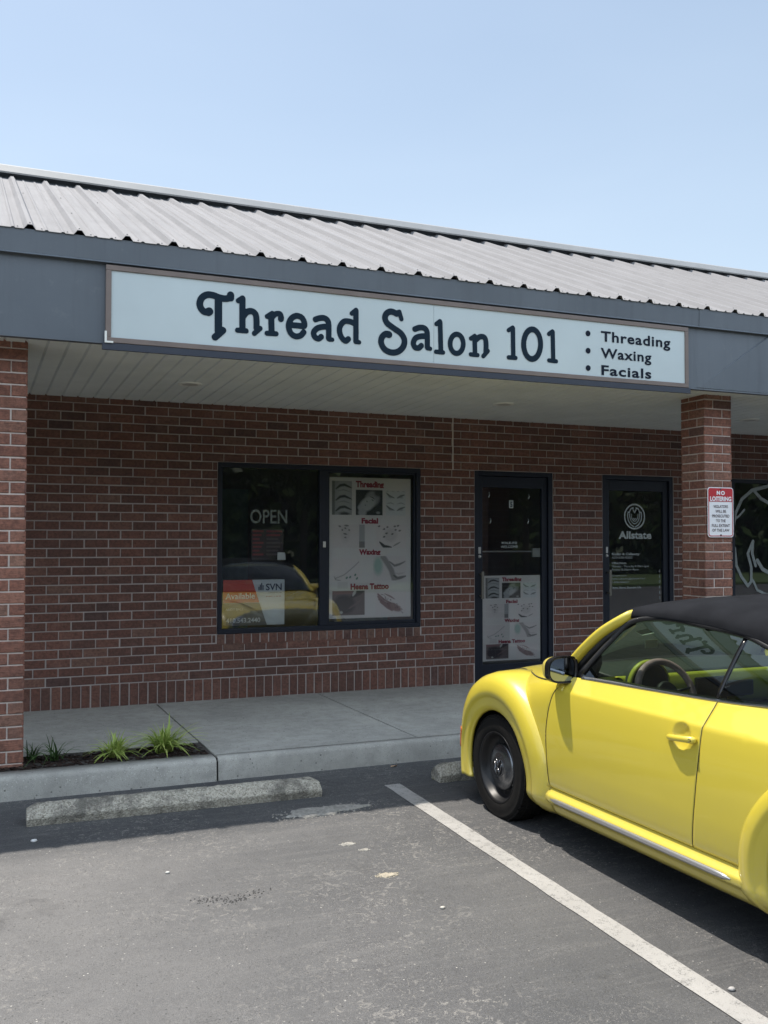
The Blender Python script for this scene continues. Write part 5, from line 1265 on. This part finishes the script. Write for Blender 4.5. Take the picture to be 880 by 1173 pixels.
# ------------------------------------------------------------------ what stands behind the camera (seen in the shop glass)
mb = MB(); mb.box(-60, 60, -30, -17, -.45, -.24); tag(mb.build('grass_verge', M['lawn'], bevel=.05), kind='structure')
def tree(seed, h):
    rg = random.Random(seed); e = empty('broadleaf_tree')
    mb = MB(); mb.tube([(0, 0, -.3), (.05, .03, h*.2), (-.05, .08, h*.42), (.08, .0, h*.7)], [.24, .18, .13, .05], 10)
    tips = []
    for k in range(12):
        a = k*2.4+rg.random(); z0_ = h*(.25+.045*k); L = h*rg.uniform(.16, .30); p = [(0, 0, z0_), (math.cos(a)*L*.5, math.sin(a)*L*.5, z0_+L*.35), (math.cos(a)*L, math.sin(a)*L, z0_+L*.6)]
        mb.tube(p, [.07, .045, .02], 6); tips += p[1:]
    mb.build('trunk', M['bark'], e); lf = MB(); tn = []
    cl_ = [(tuple(np.array(t)+np.array([rg.gauss(0, .5), rg.gauss(0, .5), rg.gauss(0, .4)])), rg.uniform(.6, 1.25), rg.random()) for t in tips for _ in range(3)]+[((rg.gauss(0, .8), rg.gauss(0, .8), h*rg.uniform(.6, .98)), rg.uniform(.5, 1.1), rg.random()) for _ in range(12)]
    for c, r_, tone in cl_:
        for i in range(int(150*r_)):
            v = V3((rg.gauss(0, 1), rg.gauss(0, 1), rg.gauss(0, 1))).normalized()*r_*rg.uniform(.35, 1); p = V3(c)+v; s_ = rg.uniform(.12, .26)
            a = V3((rg.gauss(0, 1), rg.gauss(0, 1), rg.gauss(0, 1))).normalized(); b = a.cross(V3((rg.gauss(0, 1), rg.gauss(0, 1), rg.gauss(0, 1)))).normalized()
            lf.add([p-a*s_, p+b*s_*.5, p+a*s_, p-b*s_*.5], [(0, 1, 2, 3)]); tn += [(min(1, max(0, tone*.6+rg.random()*.4)), 0, 0, 1)]*4
    lf.build('crown', M['treeleaf'], e, attr={'tone': tn}); return e
protos = [tree(1, 10.5), tree(2, 12), tree(3, 9.5)]
spots = [(-9, -21), (-3.5, -23), (2, -20.5), (7.5, -22.5), (13, -21), (18.5, -23), (24, -21), (-15, -22)]
adj = ['leftmost', 'second from the left', 'third from the left', 'fourth from the left', 'fourth from the right', 'third from the right', 'second from the right', 'rightmost']
ordr = sorted(range(8), key=lambda i: spots[i][0])
for i, (x, y) in enumerate(spots):
    pr_ = protos[i % 3]
    if i < 3: t_ = pr_
    else:
        t_ = pr_.copy(); COL.objects.link(t_)
        for ch in pr_.children: c_ = ch.copy(); COL.objects.link(c_); c_.parent = t_
    t_.location = (x, y, -.2); t_.rotation_euler = (0, 0, i*1.3); tag(t_, 'leafy tree on the verge behind the parking lot, '+adj[ordr.index(i)]+' in the row', 'tree', 'trees on the verge behind the lot')
def sedan(x, y, rz, col, label):
    e = tag(empty('parked_car', (x, y, gz(y)), rz), label, 'car', 'cars parked across the lot')
    pt = plain('car_paint_'+str(len(bpy.data.materials)), col, .3, 0, .5, coat=.6)
    zt = hermite([-2.3, -2.2, -1.6, -1.0, .9, 1.6, 2.2, 2.3], [.62, .80, .90, .93, .92, .86, .72, .55]); rows = []
    for yy in np.linspace(-2.3, 2.3, 50):
        W_ = .90*(1-(abs(yy)/2.32)**6)**.35; z1_ = zt(yy); lo = .22; row = []
        for d0 in (1.35, -1.40):
            if abs(yy-d0) < .37: lo = max(lo, .32+math.sqrt(.37**2-(yy-d0)**2))
        zm = (lo+z1_)/2
        row = [(-W_*.96, yy, lo), (-W_, yy, zm), (-W_*.97, yy, z1_-.10), (-W_*.85, yy, z1_-.01), (0, yy, z1_+.03), (W_*.85, yy, z1_-.01), (W_*.97, yy, z1_-.10), (W_, yy, zm), (W_*.96, yy, lo)]
        rows.append(row)
    mb = MB(); mb.grid(rows, flip=False); mb.add(rows[0], [tuple(range(9))]); mb.add(rows[-1], [tuple(range(9))[::-1]]); mb.build('body', pt, e)
    rf_ = hermite([-1.75, -1.0, -.4, .3, 1.15], [.93, 1.36, 1.42, 1.36, .93]); rows = []
    for yy in np.linspace(-1.75, 1.15, 30): z = rf_(yy); w__ = lerp(.80, .58, (z-.9)/.52); rows.append([(-.80, yy, .90), (-w__, yy, z-.04), (-w__*.8, yy, z), (w__*.8, yy, z), (w__, yy, z-.04), (.80, yy, .90)])
    mb = MB(); mb.grid(rows); gh = mb.build('windows', plain('dark_car_window', (.02, .025, .03), .05), e)
    rows = [r_ for r_ in rows if r_[2][2] > 1.28]; mb = MB(); mb.grid([[(p[0]*1.02, p[1], p[2]+.012) for p in r_[1:5]] for r_ in rows]); mb.build('roof', pt, e)
    for wx in (-.82, .82):
        for wy in (1.35, -1.40):
            w = empty('wheel'); w.parent = e; w.location = (wx, wy, .32); mb = MB(); mb.lathe([(.20, -.10), (.30, -.10), (.32, -.07), (.32, .07), (.30, .10), (.20, .10)], 'x', seg=32); mb.build('tyre', M['tyre'], w)
            mb = MB(); mb.lathe([(0, .07*(1 if wx > 0 else -1)), (.20, .085*(1 if wx > 0 else -1))], 'x', seg=24); mb.build('rim', M['steel'], w)
    for s_ in (-1, 1):
        mb = MB(); mb.box(*sorted((s_*.55, s_*.82)), 2.15, 2.27, .60, .70); mb.build('headlight', M['lamp'], e, bevel=.02)
        mb = MB(); mb.box(*sorted((s_*.55, s_*.82)), -2.27, -2.15, .66, .76); mb.build('tail_lamp', M['lampred'], e, bevel=.02)
        mb = MB(); mb.box(*sorted((s_*.86, s_*1.02)), .62, .75, .93, 1.05); mb.build('door_mirror', pt, e, bevel=.03)
    mb = MB(); mb.box(-.75, .75, -2.0, 2.0, .20, .60); mb.build('underbody', M['under'], e)
sedan(-2.4, -9.6, 0, (.55, .57, .60), 'silver saloon parked across the lot, seen mirrored in the salon window')
sedan(3.1, -10.2, 0, (.015, .016, .022), 'black saloon parked across the lot beside the silver saloon')

hd_ = MB(); tn = []; rg = random.Random(12)
for i in range(22000):
    x = rg.uniform(-50, 50); y = -28+rg.gauss(0, .8); z = -.2+rg.random()*(7.6+1.2*math.sin(x*.5)+.8*math.sin(x*1.7)); s_ = rg.uniform(.22, .50); a = V3((rg.gauss(0, 1), rg.gauss(0, 1), rg.gauss(0, 1))).normalized(); b = a.cross(V3((rg.gauss(0, 1), rg.gauss(0, 1), rg.gauss(0, 1)))).normalized(); p = V3((x, y, z))
    hd_.add([p-a*s_, p+b*s_*.6, p+a*s_, p-b*s_*.6], [(0, 1, 2, 3)]); tn += [(rg.random()*.7, 0, 0, 1)]*4
tag(hd_.build('undergrowth', M['treeleaf'], attr={'tone': tn}), 'thick green undergrowth behind the trees on the verge', kind='stuff')

bk_ = MB(); bk_.grid([[(x, y, -.3+10.5*sstep(-31, -38, y)*(1+.12*math.sin(x*.21)+.08*math.sin(x*.6))) for x in np.linspace(-70, 80, 60)] for y in np.linspace(-30.5, -60, 16)], flip=False)
wm = N('wooded_hill'); n_1 = wm.noise(1.8, 8, .8); wm.bsdf(wm.ramp(n_1, [(.35, (.008, .016, .006)), (.6, (.035, .06, .02)), (.75, (.07, .10, .04))]), .95, 0, .1, wm.bump(n_1, 1, .5)); tag(bk_.build('wooded_hill', wm.m), kind='structure')

# ------------------------------------------------------------------ light, world, camera
sd = V3((-.20, .268, 1.0)).normalized()     # towards the sun
elv = math.asin(sd.z); rot = math.atan2(sd.x, sd.y)
w_ = bpy.data.worlds.new('World'); SC.world = w_; w_.use_nodes = True; nt = w_.node_tree
sky = nt.nodes.new('ShaderNodeTexSky'); sky.sky_type = 'NISHITA'; sky.sun_disc = False; sky.sun_elevation = elv; sky.sun_rotation = rot
sky.air_density = 1.1; sky.dust_density = 1.8; sky.ozone_density = 1.0; sky.altitude = 50
tcw = nt.nodes.new('ShaderNodeTexCoord'); spw = nt.nodes.new('ShaderNodeSeparateXYZ'); nt.links.new(tcw.outputs['Generated'], spw.inputs[0])
hz = nt.nodes.new('ShaderNodeValToRGB'); hz.color_ramp.elements[0].position = 0.0; hz.color_ramp.elements[0].color = (1.98, 2.20, 2.24, 1); hz.color_ramp.elements[1].position = .8; hz.color_ramp.elements[1].color = (.74, 1.0, 1.24, 1)
cn = nt.nodes.new('ShaderNodeTexNoise'); cn.inputs['Scale'].default_value = 1.6; cn.inputs['Detail'].default_value = 3; cn.inputs['Distortion'].default_value = .6
cm = nt.nodes.new('ShaderNodeMapping'); cm.inputs['Scale'].default_value = (1, 1, 3.5); nt.links.new(tcw.outputs['Generated'], cm.inputs[0]); nt.links.new(cm.outputs[0], cn.inputs['Vector'])
ad_ = nt.nodes.new('ShaderNodeMath'); ad_.operation = 'MULTIPLY_ADD'; ad_.inputs[1].default_value = -.35; nt.links.new(cn.outputs['Fac'], ad_.inputs[0])
ad2 = nt.nodes.new('ShaderNodeMath'); ad2.operation = 'ADD'; ad2.inputs[1].default_value = .17; nt.links.new(spw.outputs[2], ad2.inputs[0]); nt.links.new(ad2.outputs[0], ad_.inputs[2]); nt.links.new(ad_.outputs[0], hz.inputs[0])
mxw = nt.nodes.new('ShaderNodeMix'); mxw.data_type = 'RGBA'; mxw.inputs[0].default_value = .66; nt.links.new(sky.outputs[0], mxw.inputs[6]); nt.links.new(hz.outputs[0], mxw.inputs[7])
# made-up bright cloud bank behind the camera, added as fill for the shaded front
mr = nt.nodes.new('ShaderNodeMapRange'); mr.interpolation_type = 'SMOOTHSTEP'; mr.inputs[1].default_value = .05; mr.inputs[2].default_value = -.45; mr.inputs[3].default_value = 0; mr.inputs[4].default_value = 1; nt.links.new(spw.outputs[1], mr.inputs[0])
cn2 = nt.nodes.new('ShaderNodeTexNoise'); cn2.inputs['Scale'].default_value = 2.6; cn2.inputs['Detail'].default_value = 7; nt.links.new(cm.outputs[0], cn2.inputs['Vector'])
cr2 = nt.nodes.new('ShaderNodeValToRGB'); cr2.color_ramp.elements[0].position = .30; cr2.color_ramp.elements[1].position = .50; nt.links.new(cn2.outputs['Fac'], cr2.inputs[0])
mu = nt.nodes.new('ShaderNodeMath'); mu.operation = 'MULTIPLY'; nt.links.new(mr.outputs[0], mu.inputs[0]); nt.links.new(cr2.outputs[0], mu.inputs[1])
mc = nt.nodes.new('ShaderNodeMix'); mc.data_type = 'RGBA'; mc.inputs[7].default_value = (4.9, 5.7, 6.7, 1); nt.links.new(mu.outputs[0], mc.inputs[0]); nt.links.new(mxw.outputs[2], mc.inputs[6])
nt.links.new(mc.outputs[2], nt.nodes['Background'].inputs[0]); nt.nodes['Background'].inputs[1].default_value = .15
sl = bpy.data.lights.new('sun', 'SUN'); sl.energy = 2.95; sl.angle = R(.6); sl.color = (1, .93, .83)
so_ = bpy.data.objects.new('sun', sl); so_.rotation_euler = (-sd).to_track_quat('-Z', 'Y').to_euler(); so_.location = (-20, 20, 40); link(so_)
cam = bpy.data.cameras.new('camera'); cam.sensor_fit = 'HORIZONTAL'; cam.sensor_width = 36; cam.lens = F_PX/880*36; cam.clip_end = 1500; cam.clip_start = .05
co = bpy.data.objects.new('camera', cam); link(co)
mw = Matrix(((cr[0], cu[0], -_f[0], 0), (cr[1], cu[1], -_f[1], 0), (cr[2], cu[2], -_f[2], 1.67), (0, 0, 0, 1))); co.matrix_world = mw
SC.camera = co
SC.view_settings.view_transform = 'Standard'; SC.view_settings.look = 'None'; SC.view_settings.exposure = 1.14; SC.view_settings.gamma = 1; SC.view_settings.use_curve_mapping = False
SC.cycles.max_bounces = 8; SC.cycles.transparent_max_bounces = 12
